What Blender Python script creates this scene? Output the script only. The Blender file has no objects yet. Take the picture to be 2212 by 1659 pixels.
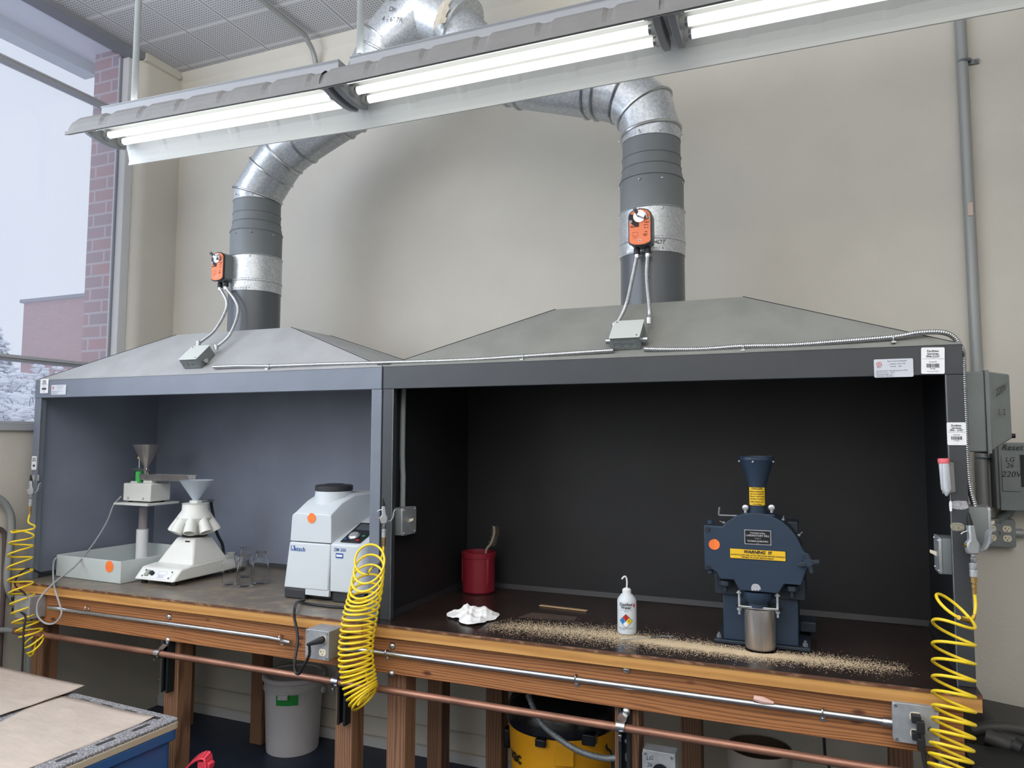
import bpy, math, random
import numpy as np
from mathutils import Vector, Matrix
random.seed(7); rng = np.random.default_rng(7)
C = bpy.context.scene.collection
SC = bpy.context.scene

# ------------------------------------------------------------------ camera
F, YAW, PIT, ROL = 1577.57, 0.3937, 0.0731, 0.0037
CP = np.array([1.7672, -2.7662, 0.7878])
_cy, _sy, _cp, _sp = math.cos(YAW), math.sin(YAW), math.cos(PIT), math.sin(PIT)
_fw = np.array([-_sy*_cp, _cy*_cp, _sp]); _r = np.array([_cy, _sy, 0.0]); _u = np.cross(_r, _fw)
_cr, _sr = math.cos(ROL), math.sin(ROL)
_r2 = _cr*_r+_sr*_u; _u2 = -_sr*_r+_cr*_u
cd = bpy.data.cameras.new('camera'); cam = bpy.data.objects.new('camera', cd); C.objects.link(cam)
cd.sensor_width = 36; cd.lens = F/2212*36; cd.clip_end = 300; cd.clip_start = 0.02
cam.matrix_world = Matrix(((_r2[0], _u2[0], -_fw[0], CP[0]), (_r2[1], _u2[1], -_fw[1], CP[1]), (_r2[2], _u2[2], -_fw[2], CP[2]), (0, 0, 0, 1)))
SC.camera = cam
def _ray(px, py): return _fw+_r2*(px-1106)/F+_u2*(829.5-py)/F
def PY(px, py, y): d = _ray(px, py); return CP+d*((y-CP[1])/d[1])
def PZ(px, py, z): d = _ray(px, py); return CP+d*((z-CP[2])/d[2])
def PX(px, py, x): d = _ray(px, py); return CP+d*((x-CP[0])/d[0])

# ------------------------------------------------------------------ view, sky, lights
SC.view_settings.view_transform = 'Standard'; SC.view_settings.look = 'None'
SC.view_settings.gamma = 1; SC.view_settings.use_curve_mapping = False; SC.view_settings.exposure = 0.0
w = bpy.data.worlds.new('overcast_sky'); SC.world = w; w.use_nodes = True
bg = w.node_tree.nodes['Background']; bg.inputs[0].default_value = (0.80, 0.87, 1.0, 1); bg.inputs[1].default_value = 1.0
def area(name, loc, sx, sy, power, col=(1, 1, 1), rot=(0, 0, 0), portal=False):
    l = bpy.data.lights.new(name, 'AREA'); l.shape = 'RECTANGLE'; l.size = sx; l.size_y = sy; l.energy = power; l.color = col
    o = bpy.data.objects.new(name, l); C.objects.link(o); o.location = loc; o.rotation_euler = rot
    if portal: l.cycles.is_portal = True
    return o
# unseen fill lamps added behind the photographer, facing down and up
for _y in (-2.3, -3.9, -5.4):
    area('room_fill_light', (1.0, _y, 2.45), 6.5, 0.9, 32, (1.0, 0.98, 0.94))
    area('room_fill_uplight', (1.0, _y, 2.52), 6.5, 0.4, 180, (1.0, 0.99, 0.97), (math.pi, 0, 0))  # added upward fill, bounced off the ceiling to brighten the walls
# daylight entering through the long window band of the left wall
area('window_daylight', (-2.40, -3.1, 2.1), 2.3, 5.0, 150, (0.80, 0.88, 1.0), (0, math.radians(-90), 0))

FZ, BW, LW, RW, NW, CZ = -1.04, 1.05, -2.42, 5.2, -6.4, 3.40

# ------------------------------------------------------------------ helpers
def lin(c):
    return tuple(((v/255)/12.92 if v/255 <= .04045 else (((v/255)+.055)/1.055)**2.4) for v in c)
class MB:
    def __init__(s): s.v = []; s.f = []
    def add(s, v, f):
        n = len(s.v); s.v += [tuple(map(float, q)) for q in v]; s.f += [tuple(i+n for i in q) for q in f]; return s
    def bx(s, x0, x1, y0, y1, z0, z1):
        v = [(x, y, z) for z in (z0, z1) for y in (y0, y1) for x in (x0, x1)]
        return s.add(v, [(0, 2, 3, 1), (4, 5, 7, 6), (0, 1, 5, 4), (2, 6, 7, 3), (0, 4, 6, 2), (1, 3, 7, 5)])
    def box(s, c, d, rz=0, R=None):
        m = R if R is not None else Matrix.Rotation(rz, 3, 'Z')
        m = np.array(m); v = []
        for z in (-.5, .5):
            for y in (-.5, .5):
                for x in (-.5, .5): v.append(np.array(c)+m@np.array([x*d[0], y*d[1], z*d[2]]))
        return s.add(v, [(0, 2, 3, 1), (4, 5, 7, 6), (0, 1, 5, 4), (2, 6, 7, 3), (0, 4, 6, 2), (1, 3, 7, 5)])
    def hexa(s, b, t):      # bottom loop and top loop with the same count
        n = len(b)
        f = [tuple(range(n))[::-1], tuple(range(n, 2*n))]+[(i, (i+1) % n, n+(i+1) % n, n+i) for i in range(n)]
        return s.add(list(b)+list(t), f)
    def prism(s, poly, o, u, v, d):
        o, u, v, d = map(np.array, (o, u, v, d)); b = [o+u*p[0]+v*p[1] for p in poly]
        return s.hexa(b, [q+d for q in b])
    def ext(s, pts, d):
        pts = [np.array(q) for q in pts]; return s.hexa(pts, [q+np.array(d) for q in pts])
    def tube(s, pts, r, n=10, cap=True, closed=False):
        P = [np.array(p, float) for p in pts]; N = len(P); R = r if hasattr(r, '__len__') else [r]*N
        T = []
        for i in range(N):
            a = P[(i-1) % N] if (closed or i > 0) else P[i]; b = P[(i+1) % N] if (closed or i < N-1) else P[i]
            t = b-a; L = np.linalg.norm(t); T.append(t/L if L > 1e-12 else (T[-1] if T else np.array([0, 0, 1.])))
        up = np.array([0, 0, 1.]) if abs(T[0][2]) < .9 else np.array([1., 0, 0])
        a = np.cross(T[0], up); a /= np.linalg.norm(a); V = []
        for i in range(N):
            a = a-T[i]*(a@T[i]); a /= max(np.linalg.norm(a), 1e-9); b = np.cross(T[i], a)
            for k in range(n):
                q = 2*math.pi*k/n; V.append(P[i]+R[i]*(a*math.cos(q)+b*math.sin(q)))
        f = []
        for i in range(N if closed else N-1):
            j = (i+1) % N
            for k in range(n):
                k2 = (k+1) % n; f.append((i*n+k, i*n+k2, j*n+k2, j*n+k))
        if cap and not closed: f += [tuple(range(n))[::-1], tuple((N-1)*n+k for k in range(n))]
        return s.add(V, f)
    def cyl(s, p0, p1, r0, r1=None, n=24): return s.tube([p0, p1], [r0, r0 if r1 is None else r1], n)
    def lathe(s, prof, c, ax=(0, 0, 1), n=32, cap=True):
        ax = np.array(ax, float); ax /= np.linalg.norm(ax)
        e = np.array([1., 0, 0]) if abs(ax[0]) < .9 else np.array([0, 1., 0])
        a = np.cross(ax, e); a /= np.linalg.norm(a); b = np.cross(ax, a); c = np.array(c, float); V = []
        for r, z in prof:
            for k in range(n):
                q = 2*math.pi*k/n; V.append(c+ax*z+r*(a*math.cos(q)+b*math.sin(q)))
        f = []; m = len(prof)
        for i in range(m-1):
            for k in range(n):
                k2 = (k+1) % n; f.append((i*n+k, i*n+k2, (i+1)*n+k2, (i+1)*n+k))
        if cap: f += [tuple(range(n))[::-1], tuple((m-1)*n+k for k in range(n))]
        return s.add(V, f)
    def ball(s, c, r, sc=(1, 1, 1), n=12, m=8):
        V = []; f = []
        for i in range(1, m):
            t = math.pi*i/m
            for k in range(n):
                q = 2*math.pi*k/n; V.append((c[0]+r*sc[0]*math.sin(t)*math.cos(q), c[1]+r*sc[1]*math.sin(t)*math.sin(q), c[2]+r*sc[2]*math.cos(t)))
        V += [(c[0], c[1], c[2]+r*sc[2]), (c[0], c[1], c[2]-r*sc[2])]; a, b = len(V)-2, len(V)-1
        for i in range(m-2):
            for k in range(n):
                k2 = (k+1) % n; f.append((i*n+k, (i+1)*n+k, (i+1)*n+k2, i*n+k2))
        for k in range(n):
            k2 = (k+1) % n; f.append((a, k, k2)); f.append((b, (m-2)*n+k2, (m-2)*n+k))
        return s.add(V, f)
    def loft(s, rings, cap=True):
        n = len(rings[0]); V = [p for r in rings for p in r]; f = []
        for i in range(len(rings)-1):
            for k in range(n):
                k2 = (k+1) % n; f.append((i*n+k, i*n+k2, (i+1)*n+k2, (i+1)*n+k))
        if cap: f += [tuple(range(n))[::-1], tuple((len(rings)-1)*n+k for k in range(n))]
        return s.add(V, f)
def smooth_path(pts, step=.01):
    P = [np.array(p, float) for p in pts]; P = [2*P[0]-P[1]]+P+[2*P[-1]-P[-2]]; out = []
    for i in range(1, len(P)-2):
        L = np.linalg.norm(P[i+1]-P[i]); k = max(2, int(L/step))
        for j in range(k):
            t = j/k; a, b, c, d = P[i-1:i+3]
            out.append(.5*((2*b)+(-a+c)*t+(2*a-5*b+4*c-d)*t*t+(-a+3*b-3*c+d)*t**3))
    out.append(P[-2]); return out
def rrect(w, h, r, n=5, cx=0, cy=0):
    o = []
    for sx, sy, a in ((1, 1, 0), (-1, 1, 90), (-1, -1, 180), (1, -1, 270)):
        for k in range(n+1):
            q = math.radians(a+90*k/n); o.append((cx+sx*(w/2-r)+r*math.cos(q), cy+sy*(h/2-r)+r*math.sin(q)))
    return o
def circ(r, n=24, cx=0, cy=0): return [(cx+r*math.cos(2*math.pi*k/n), cy+r*math.sin(2*math.pi*k/n)) for k in range(n)]
SPLIT = {'post_edge', 'seam_ring', 'motor_bracket', 'latch', 'screw', 'hinge', 'caster', 'rubber_foot', 'strap', 'clip_pin', 'thumb_screw', 'clamp_knob', 'connector', 'socket_screw', 'socket', 'base_bolt', 'clamp_screw', 'hopper_screw', 'cart_leg', 'coupling', 'strut_bolt', 'grip_ridge', 'slot', 'thick_hose', 'mullion', 'rib', 'handle_lug', 'base_cove', 'roof_seam', 'chute_mount', 'base_skirt', 'slots_pan', 'printing_x', 'gun_pin', 'printed_dots'}
def pieces(mb):
    n = len(mb.v); p = list(range(n))
    def fd(i):
        while p[i] != i: p[i] = p[p[i]]; i = p[i]
        return i
    for f in mb.f:
        a = fd(f[0])
        for q in f[1:]:
            b = fd(q)
            if a != b: p[b] = a
    G = {}
    for i in range(n): G.setdefault(fd(i), []).append(i)
    V = np.array(mb.v); B = [(V[g].min(0)-.0008, V[g].max(0)+.0008, g) for g in G.values()]
    ch = True
    while ch:
        ch = False
        for i in range(len(B)):
            for j in range(i+1, len(B)):
                if all(B[i][0] <= B[j][1]) and all(B[j][0] <= B[i][1]):
                    B[i] = (np.minimum(B[i][0], B[j][0]), np.maximum(B[i][1], B[j][1]), B[i][2]+B[j][2]); B.pop(j); ch = True; break
            if ch: break
    out = []
    for _, _, g in B:
        ix = {v: k for k, v in enumerate(g)}; m = MB(); m.v = [mb.v[i] for i in g]; m.f = [tuple(ix[i] for i in f) for f in mb.f if f[0] in ix]; out.append(m)
    return out
def mkobj(name, mb, m, parent=None, bevel=0, ang=35, local=False, smooth=True):
    if parent is not None and name in SPLIT:
        ps = pieces(mb)
        if len(ps) > 1:
            for q in ps: o = mkobj1(name, q, m, parent, bevel, ang, local, smooth)
            return o
    return mkobj1(name, mb, m, parent, bevel, ang, local, smooth)
def mkobj1(name, mb, m, parent=None, bevel=0, ang=35, local=False, smooth=True):
    me = bpy.data.meshes.new(name); V = mb.v
    if parent is not None and not local:
        inv = WM[parent].inverted(); V = [tuple(inv @ Vector(q)) for q in V]
    me.from_pydata(V, [], mb.f); me.update()
    import bmesh
    b = bmesh.new(); b.from_mesh(me); bmesh.ops.recalc_face_normals(b, faces=b.faces); b.to_mesh(me); b.free()
    if smooth:
        me.shade_smooth()
        try: me.set_sharp_from_angle(angle=math.radians(ang))
        except Exception: pass
    if m: me.materials.append(m)
    o = bpy.data.objects.new(name, me); C.objects.link(o)
    if parent is not None: o.parent = parent; WM[o] = WM[parent].copy()
    else: WM[o] = Matrix.Identity(4)
    if bevel:
        md = o.modifiers.new('bevel', 'BEVEL'); md.width = bevel; md.segments = 2; md.limit_method = 'ANGLE'; md.angle_limit = math.radians(40)
        me.shade_smooth() if smooth else None
    return o
WM = {}
def thing(name, label, cat, loc=(0, 0, 0), rz=0, group=None):
    o = bpy.data.objects.new(name, None); C.objects.link(o); o.location = loc; o.rotation_euler = (0, 0, rz); o.empty_display_size = .05
    WM[o] = Matrix.Translation(Vector(loc)) @ Matrix.Rotation(rz, 4, 'Z')
    o['label'] = label; o['category'] = cat
    if group: o['group'] = group
    return o
def tag(o, label, cat, group=None, kind=None):
    if label: o['label'] = label
    if cat: o['category'] = cat
    if group: o['group'] = group
    if kind: o['kind'] = kind
    return o
def struct(name, mb, m, bevel=0, label=None, parent=None):
    o = mkobj(name, mb, m, parent, bevel)
    if parent is None:
        o['kind'] = 'structure'
        if label: o['label'] = label
    return o
def lab(o, l): o['label'] = l; return o
def dup(root, loc, rz=None):
    r = root.copy(); C.objects.link(r); r.location = loc
    if rz is not None: r.rotation_euler = (0, 0, rz)
    def rec(a, b):
        for ch in list(a.children):
            c = ch.copy(); C.objects.link(c); c.parent = b; rec(ch, c)
    rec(root, r); return r
def text_mb(s, size, o, u, v, depth=.0004, align='CENTER', shear=0, spacing=1.0, bold=0.0):
    cu = bpy.data.curves.new('lettering', 'FONT'); cu.body = s; cu.size = size; cu.align_x = align; cu.align_y = 'CENTER'
    cu.shear = shear; cu.space_character = spacing; cu.offset = bold; cu.resolution_u = 3
    ob = bpy.data.objects.new('lettering', cu); C.objects.link(ob); bpy.context.view_layer.update()
    me = bpy.data.meshes.new_from_object(ob.evaluated_get(bpy.context.evaluated_depsgraph_get()))
    o, u, v = np.array(o, float), np.array(u, float), np.array(v, float); u /= np.linalg.norm(u); v /= np.linalg.norm(v); nrm = np.cross(u, v)
    V = [o+u*q.co.x+v*q.co.y+nrm*depth for q in me.vertices]; f = [tuple(p.vertices) for p in me.polygons]
    C.objects.unlink(ob); bpy.data.objects.remove(ob); bpy.data.curves.remove(cu); bpy.data.meshes.remove(me)
    mb = MB(); mb.add(V, f); return mb
def merge(*ms):
    r = MB()
    for m in ms: r.add(m.v, m.f)
    return r
def flex(pts, r, pitch=.0065, n=12, dr=.18):
    P = smooth_path(pts, pitch/4)
    L = [0]
    for a, b in zip(P, P[1:]): L.append(L[-1]+np.linalg.norm(b-a))
    tot = L[-1]; k = int(tot/(pitch/4)); S = np.linspace(0, tot, k); A = np.array(P)
    Q = np.array([np.interp(S, L, A[:, i]) for i in range(3)]).T
    R = [r*(1-dr*(0, .15, 1, .15)[i % 4]) for i in range(k)]
    return MB().tube(Q, R, n)
def helix(cpts, r, rt, per=20, n=8, ph=0):
    # cpts: (x,y,z, turn, radius, tilt_x, tilt_y)
    A = np.array(cpts, float); t0, t1 = A[0, 3], A[-1, 3]; k = int((t1-t0)*per)+1; T = np.linspace(t0, t1, k); P = []
    for t in T:
        c = np.array([np.interp(t, A[:, 3], A[:, i]) for i in (0, 1, 2)]); R = np.interp(t, A[:, 3], A[:, 4])
        tx, ty = np.interp(t, A[:, 3], A[:, 5]), np.interp(t, A[:, 3], A[:, 6])
        q = -2*math.pi*t+ph; x, y = R*math.cos(q), R*math.sin(q)
        P.append(c+np.array([x*math.cos(tx), y*math.cos(ty), x*math.sin(tx)+y*math.sin(ty)]))
    return P

# ------------------------------------------------------------------ materials
def mat(name, col, rough=.5, metal=0, var=0, vscale=20, bump=0, bscale=80, spec=.5, stretch=(1, 1, 1), col2=None, trans=0, ior=1.45, emit=0, coat=0, alpha=1, ssub=0, vlo=.35, vhi=.65, det=5):
    m = bpy.data.materials.new(name); m.use_nodes = True; nt = m.node_tree; b = nt.nodes['Principled BSDF']
    c = (*lin(col), 1); b.inputs['Base Color'].default_value = c; b.inputs['Roughness'].default_value = rough; b.inputs['Metallic'].default_value = metal
    b.inputs['Specular IOR Level'].default_value = spec; b.inputs['IOR'].default_value = ior
    if trans: b.inputs['Transmission Weight'].default_value = trans
    if coat: b.inputs['Coat Weight'].default_value = coat
    if alpha < 1: b.inputs['Alpha'].default_value = alpha
    if ssub: b.inputs['Subsurface Weight'].default_value = ssub; b.inputs['Subsurface Radius'].default_value = (.02, .02, .02)
    if emit: b.inputs['Emission Color'].default_value = c; b.inputs['Emission Strength'].default_value = emit
    if var or bump or col2:
        tc = nt.nodes.new('ShaderNodeTexCoord'); mp = nt.nodes.new('ShaderNodeMapping'); mp.inputs['Scale'].default_value = stretch
        nt.links.new(tc.outputs['Object'], mp.inputs[0])
    if var or col2:
        n = nt.nodes.new('ShaderNodeTexNoise'); n.inputs['Scale'].default_value = vscale; n.inputs['Detail'].default_value = det
        nt.links.new(mp.outputs[0], n.inputs['Vector'])
        cr = nt.nodes.new('ShaderNodeValToRGB'); cr.color_ramp.elements[0].position = vlo; cr.color_ramp.elements[1].position = vhi
        if col2: cr.color_ramp.elements[0].color = c; cr.color_ramp.elements[1].color = (*lin(col2), 1)
        else:
            cr.color_ramp.elements[0].color = (*[x*(1-var) for x in c[:3]], 1); cr.color_ramp.elements[1].color = (*[min(1, x*(1+var)) for x in c[:3]], 1)
        nt.links.new(n.outputs['Fac'], cr.inputs[0]); nt.links.new(cr.outputs[0], b.inputs['Base Color'])
    if bump:
        n2 = nt.nodes.new('ShaderNodeTexNoise'); n2.inputs['Scale'].default_value = bscale; n2.inputs['Detail'].default_value = 4
        nt.links.new(mp.outputs[0], n2.inputs['Vector']); bp = nt.nodes.new('ShaderNodeBump'); bp.inputs['Strength'].default_value = bump; bp.inputs['Distance'].default_value = .004
        nt.links.new(n2.outputs['Fac'], bp.inputs['Height']); nt.links.new(bp.outputs[0], b.inputs['Normal'])
    return m
def wood(name, c1, c2, axis=0, scale=9, knots=True, rough=.55):
    m = bpy.data.materials.new(name); m.use_nodes = True; nt = m.node_tree; N = nt.nodes.new; L = nt.links.new; b = nt.nodes['Principled BSDF']; b.inputs['Roughness'].default_value = rough
    tc = N('ShaderNodeTexCoord'); mp = N('ShaderNodeMapping'); s = [1, 1, 1]; s[axis] = .07; mp.inputs['Scale'].default_value = s; L(tc.outputs['Object'], mp.inputs[0])
    nz = N('ShaderNodeTexNoise'); nz.inputs['Scale'].default_value = 7; nz.inputs['Detail'].default_value = 3; L(mp.outputs[0], nz.inputs['Vector'])
    ad = N('ShaderNodeVectorMath'); ad.operation = 'MULTIPLY_ADD'; ad.inputs[1].default_value = (.10, .10, .10); L(nz.outputs['Color'], ad.inputs[0]); L(mp.outputs[0], ad.inputs[2])
    wv = N('ShaderNodeTexWave'); wv.bands_direction = 'Z' if axis == 0 else 'X'; wv.inputs['Scale'].default_value = scale; wv.inputs['Distortion'].default_value = 1.5; wv.inputs['Detail'].default_value = 3; wv.inputs['Detail Scale'].default_value = 2; L(ad.outputs[0], wv.inputs['Vector'])
    fn = N('ShaderNodeTexNoise'); fn.inputs['Scale'].default_value = 120; fn.inputs['Detail'].default_value = 4; L(mp.outputs[0], fn.inputs['Vector'])
    mx = N('ShaderNodeMix'); mx.data_type = 'FLOAT'; mx.inputs[0].default_value = .35; L(wv.outputs['Fac'], mx.inputs[2]); L(fn.outputs['Fac'], mx.inputs[3])
    cr = N('ShaderNodeValToRGB'); cr.color_ramp.elements[0].position = .12; cr.color_ramp.elements[1].position = .5
    cr.color_ramp.elements[0].color = (*lin(c2), 1); cr.color_ramp.elements[1].color = (*lin(c1), 1); L(mx.outputs[0], cr.inputs[0])
    out = cr.outputs[0]
    if knots:
        m2 = N('ShaderNodeMapping'); s2 = [4.2, 0, 9.0]; m2.inputs['Scale'].default_value = s2; L(tc.outputs['Object'], m2.inputs[0])
        vo = N('ShaderNodeTexVoronoi'); vo.inputs['Scale'].default_value = 1.0; L(m2.outputs[0], vo.inputs['Vector'])
        r2 = N('ShaderNodeValToRGB'); r2.color_ramp.elements[0].position = .05; r2.color_ramp.elements[1].position = .12; r2.color_ramp.elements[0].color = (1, 1, 1, 1); r2.color_ramp.elements[1].color = (0, 0, 0, 1); L(vo.outputs['Distance'], r2.inputs[0])
        mk = N('ShaderNodeMix'); mk.data_type = 'RGBA'; L(r2.outputs[0], mk.inputs[0]); L(out, mk.inputs[6]); mk.inputs[7].default_value = (*lin((84, 46, 30)), 1); out = mk.outputs[2]
    L(out, b.inputs['Base Color'])
    bp = N('ShaderNodeBump'); bp.inputs['Strength'].default_value = .25; bp.inputs['Distance'].default_value = .002; L(mx.outputs[0], bp.inputs['Height']); L(bp.outputs[0], b.inputs['Normal'])
    return m
def bricks(name, c1, c2, mortar, rot, scale, bw=.5, rh=.25, ms=.02):
    m = bpy.data.materials.new(name); m.use_nodes = True; nt = m.node_tree; N = nt.nodes.new; L = nt.links.new; b = nt.nodes['Principled BSDF']; b.inputs['Roughness'].default_value = .85
    tc = N('ShaderNodeTexCoord'); mp = N('ShaderNodeMapping'); mp.inputs['Rotation'].default_value = rot; L(tc.outputs['Object'], mp.inputs[0])
    br = N('ShaderNodeTexBrick'); br.inputs['Scale'].default_value = scale; br.inputs['Brick Width'].default_value = bw; br.inputs['Row Height'].default_value = rh; br.inputs['Mortar Size'].default_value = ms
    br.inputs['Color1'].default_value = (*lin(c1), 1); br.inputs['Color2'].default_value = (*lin(c2), 1); br.inputs['Mortar'].default_value = (*lin(mortar), 1); L(mp.outputs[0], br.inputs['Vector'])
    L(br.outputs['Color'], b.inputs['Base Color'])
    bp = N('ShaderNodeBump'); bp.inputs['Strength'].default_value = .5; bp.inputs['Distance'].default_value = .01; bp.invert = True; L(br.outputs['Fac'], bp.inputs['Height']); L(bp.outputs[0], b.inputs['Normal'])
    return m
def tiles(name):
    m = bpy.data.materials.new(name); m.use_nodes = True; nt = m.node_tree; N = nt.nodes.new; L = nt.links.new; b = nt.nodes['Principled BSDF']; b.inputs['Roughness'].default_value = .9
    tc = N('ShaderNodeTexCoord'); sp = N('ShaderNodeSeparateXYZ'); L(tc.outputs['Object'], sp.inputs[0])
    def mth(op, a, bb=None):
        n = N('ShaderNodeMath'); n.operation = op
        for i, q in enumerate((a, bb)):
            if q is None: continue
            if isinstance(q, (int, float)): n.inputs[i].default_value = q
            else: L(q, n.inputs[i])
        return n.outputs[0]
    S = .34
    gx = mth('FRACT', mth('DIVIDE', mth('ADD', sp.outputs[0], 10*S+1.93), S)); gy = mth('FRACT', mth('DIVIDE', mth('ADD', sp.outputs[1], 20*S-.62), S))
    ex = mth('MINIMUM', gx, mth('SUBTRACT', 1, gx)); ey = mth('MINIMUM', gy, mth('SUBTRACT', 1, gy))
    line_y = mth('LESS_THAN', ex, .012)          # thin dark joint along y
    line_x = mth('LESS_THAN', ey, .022)          # lighter bevel joint along x
    hx = mth('SUBTRACT', mth('FRACT', mth('MULTIPLY', gx, 18)), .5); hy = mth('SUBTRACT', mth('FRACT', mth('MULTIPLY', gy, 18)), .5)
    d = mth('ADD', mth('MULTIPLY', hx, hx), mth('MULTIPLY', hy, hy)); hole = mth('LESS_THAN', d, .055)
    ins = mth('MULTIPLY', mth('GREATER_THAN', ex, .035), mth('GREATER_THAN', ey, .035)); hole = mth('MULTIPLY', hole, ins)
    def mix(f, a, c):
        n = N('ShaderNodeMix'); n.data_type = 'RGBA'; L(f, n.inputs[0])
        if isinstance(a, tuple): n.inputs[6].default_value = a
        else: L(a, n.inputs[6])
        n.inputs[7].default_value = c; return n.outputs[2]
    o = mix(hole, (*lin((188, 188, 190)), 1), (*lin((92, 92, 98)), 1)); o = mix(line_x, o, (*lin((204, 204, 206)), 1)); o = mix(line_y, o, (*lin((130, 130, 134)), 1))
    L(o, b.inputs['Base Color']); return m
M = {}
M['wall'] = mat('wall_paint', (202, 198, 188), .75, var=.03, vscale=2.5, bump=.25, bscale=60)
M['tile'] = tiles('ceiling_tile')
M['floor'] = mat('floor_paint', (38, 48, 66), .45, var=.2, vscale=8)
M['wtrim'] = mat('white_trim', (205, 206, 208), .5)
M['frame'] = mat('window_frame_paint', (168, 170, 174), .45)
M['beam'] = mat('window_head_paint', (128, 130, 138), .55)
M['glass'] = bpy.data.materials.new('window_glass'); M['glass'].use_nodes = True
_nt = M['glass'].node_tree; _nt.nodes.clear(); _N = _nt.nodes.new; _o = _N('ShaderNodeOutputMaterial'); _t = _N('ShaderNodeBsdfTransparent'); _tl = _N('ShaderNodeBsdfTranslucent'); _m = _N('ShaderNodeMixShader'); _g = _N('ShaderNodeBsdfGlossy'); _g.inputs['Roughness'].default_value = .02; _m2 = _N('ShaderNodeMixShader'); _m2.inputs[0].default_value = .04
_tl.inputs[0].default_value = (.95, .95, 1, 1); _m.inputs[0].default_value = .16
_nt.links.new(_t.outputs[0], _m.inputs[1]); _nt.links.new(_tl.outputs[0], _m.inputs[2]); _nt.links.new(_m.outputs[0], _m2.inputs[1]); _nt.links.new(_g.outputs[0], _m2.inputs[2]); _nt.links.new(_m2.outputs[0], _o.inputs[0])
M['brick'] = bricks('brick_face', (166, 118, 118), (138, 118, 130), (176, 166, 174), (math.radians(90), 0, 0), 1.0, .23, .085, .008)
M['brick_far'] = bricks('far_brick', (176, 134, 134), (168, 124, 126), (184, 150, 152), (math.radians(90), 0, 0), 1.0, .22, .075, .008)
M['hood'] = mat('hood_grey_paint', (57, 60, 64), .42, var=.06, vscale=6)
M['roof_l'] = mat('hood_roof_dust_daylight', (154, 155, 156), .6, var=.06, vscale=7)  # dust, plus window daylight painted in as a paler tone
M['roof'] = mat('hood_roof_dust_lamplight', (128, 129, 124), .6, var=.07, vscale=7)  # dust, with the lamp light from above also put into the colour
M['seam'] = mat('hood_seam', (52, 55, 58), .6)
M['cove'] = mat('cove_dark', (36, 37, 40), .5)
M['hood_l'] = mat('hood_daylight_tinted_paint', (108, 115, 127), .42, var=.06, vscale=6)  # grey hood paint, window light painted in as a pale blue tint
M['inner_r'] = mat('hood_black_lining', (30, 31, 34), .5, var=.18, vscale=3)
M['inner_l'] = mat('hood_veil_tinted_lining', (126, 133, 149), .42, var=.08, vscale=3)  # dark lining with the glare veil painted in, hence pale and bluish
M['galv'] = mat('galvanised_steel', (190, 194, 198), .34, .55, var=.15, vscale=80, det=8)
M['galv_dark'] = mat('dull_galvanised_steel', (128, 134, 138), .5, .55, var=.12, vscale=16, stretch=(1, 1, 3))
M['steel'] = mat('bright_steel', (190, 192, 194), .28, 1, var=.06, vscale=30)
M['steelbrush'] = mat('brushed_steel', (186, 180, 176), .3, .8, var=.1, vscale=6, stretch=(8, 8, .1))
M['zinc'] = mat('zinc_box', (158, 162, 166), .40, .35, var=.1, vscale=25)
M['duct_paint'] = mat('duct_grey_paint', (118, 123, 126), .5, var=.06, vscale=5)
M['duct_dark'] = mat('duct_dark_plastic', (84, 88, 93), .28)
M['box_grey'] = mat('electric_box_grey', (120, 126, 126), .5, .1, var=.05, vscale=9)
M['pipe_paint'] = mat('painted_pipe', (140, 145, 146), .5)
M['conduit'] = mat('wall_conduit_paint', (150, 153, 152), .4, .15)
M['copper'] = mat('tarnished_copper', (150, 110, 92), .42, .6, var=.2, vscale=14, stretch=(.4, 1, 1))
M['apron'] = wood('fir_apron', (164, 110, 66), (112, 68, 40), 0, 30)
M['trimwood'] = wood('pine_edge', (200, 150, 86), (174, 124, 66), 0, 6, knots=False)
M['leg'] = wood('fir_leg', (140, 104, 78), (98, 68, 52), 2, 22, knots=False)
M['leg_end'] = wood('fir_leg_light', (196, 158, 124), (150, 108, 76), 2, 8, knots=False)
M['top_l'] = mat('worn_grey_laminate', (112, 104, 96), .35, var=.25, vscale=16, col2=(146, 132, 110), vlo=.45, vhi=.75)
M['top_r'] = mat('dark_brown_laminate', (44, 34, 31), .25, var=.3, vscale=9, col2=(62, 49, 44), vlo=.45, vhi=.8)
M['topedge'] = mat('laminate_edge', (92, 60, 42), .6, col2=(176, 132, 98), vscale=60, stretch=(.4, 1, 1), vlo=.5, vhi=.75)
M['black'] = mat('black_rubber', (30, 31, 33), .5)
M['blackgloss'] = mat('black_gloss_plastic', (24, 26, 30), .25)
M['dark_steel'] = mat('dark_green_strut', (42, 48, 50), .4, .4)
M['yellow'] = mat('yellow_hose', (238, 206, 44), .35)
M['brass'] = mat('brass', (182, 150, 96), .35, .9)
M['white'] = mat('white_enamel', (226, 227, 222), .4, var=.02, vscale=10)
M['whitep'] = mat('white_plastic', (224, 225, 226), .45, ssub=.05)
M['zm'] = mat('light_grey_plastic', (200, 207, 212), .42, bump=.08, bscale=400)
M['zmdark'] = mat('graphite_plastic', (52, 54, 58), .45)
M['tray'] = mat('milky_plastic', (208, 216, 216), .35, alpha=.78, ssub=.1)
M['milky'] = mat('translucent_bottle', (214, 220, 226), .3, alpha=.9, ssub=.2)
M['frost'] = mat('frosted_funnel', (200, 210, 222), .3, alpha=.72)
M['acryl'] = mat('clear_acrylic', (190, 180, 180), .15, alpha=.35)
M['glassjar'] = mat('jar_glass', (255, 255, 255), .02, trans=1, ior=1.18)
M['orange'] = mat('orange_sticker', (250, 128, 62), .5)
M['actu'] = mat('actuator_orange', (238, 128, 84), .5)
M['green'] = mat('green_tape', (40, 150, 66), .5)
M['greenb'] = mat('green_bottle', (74, 196, 96), .3)
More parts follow.
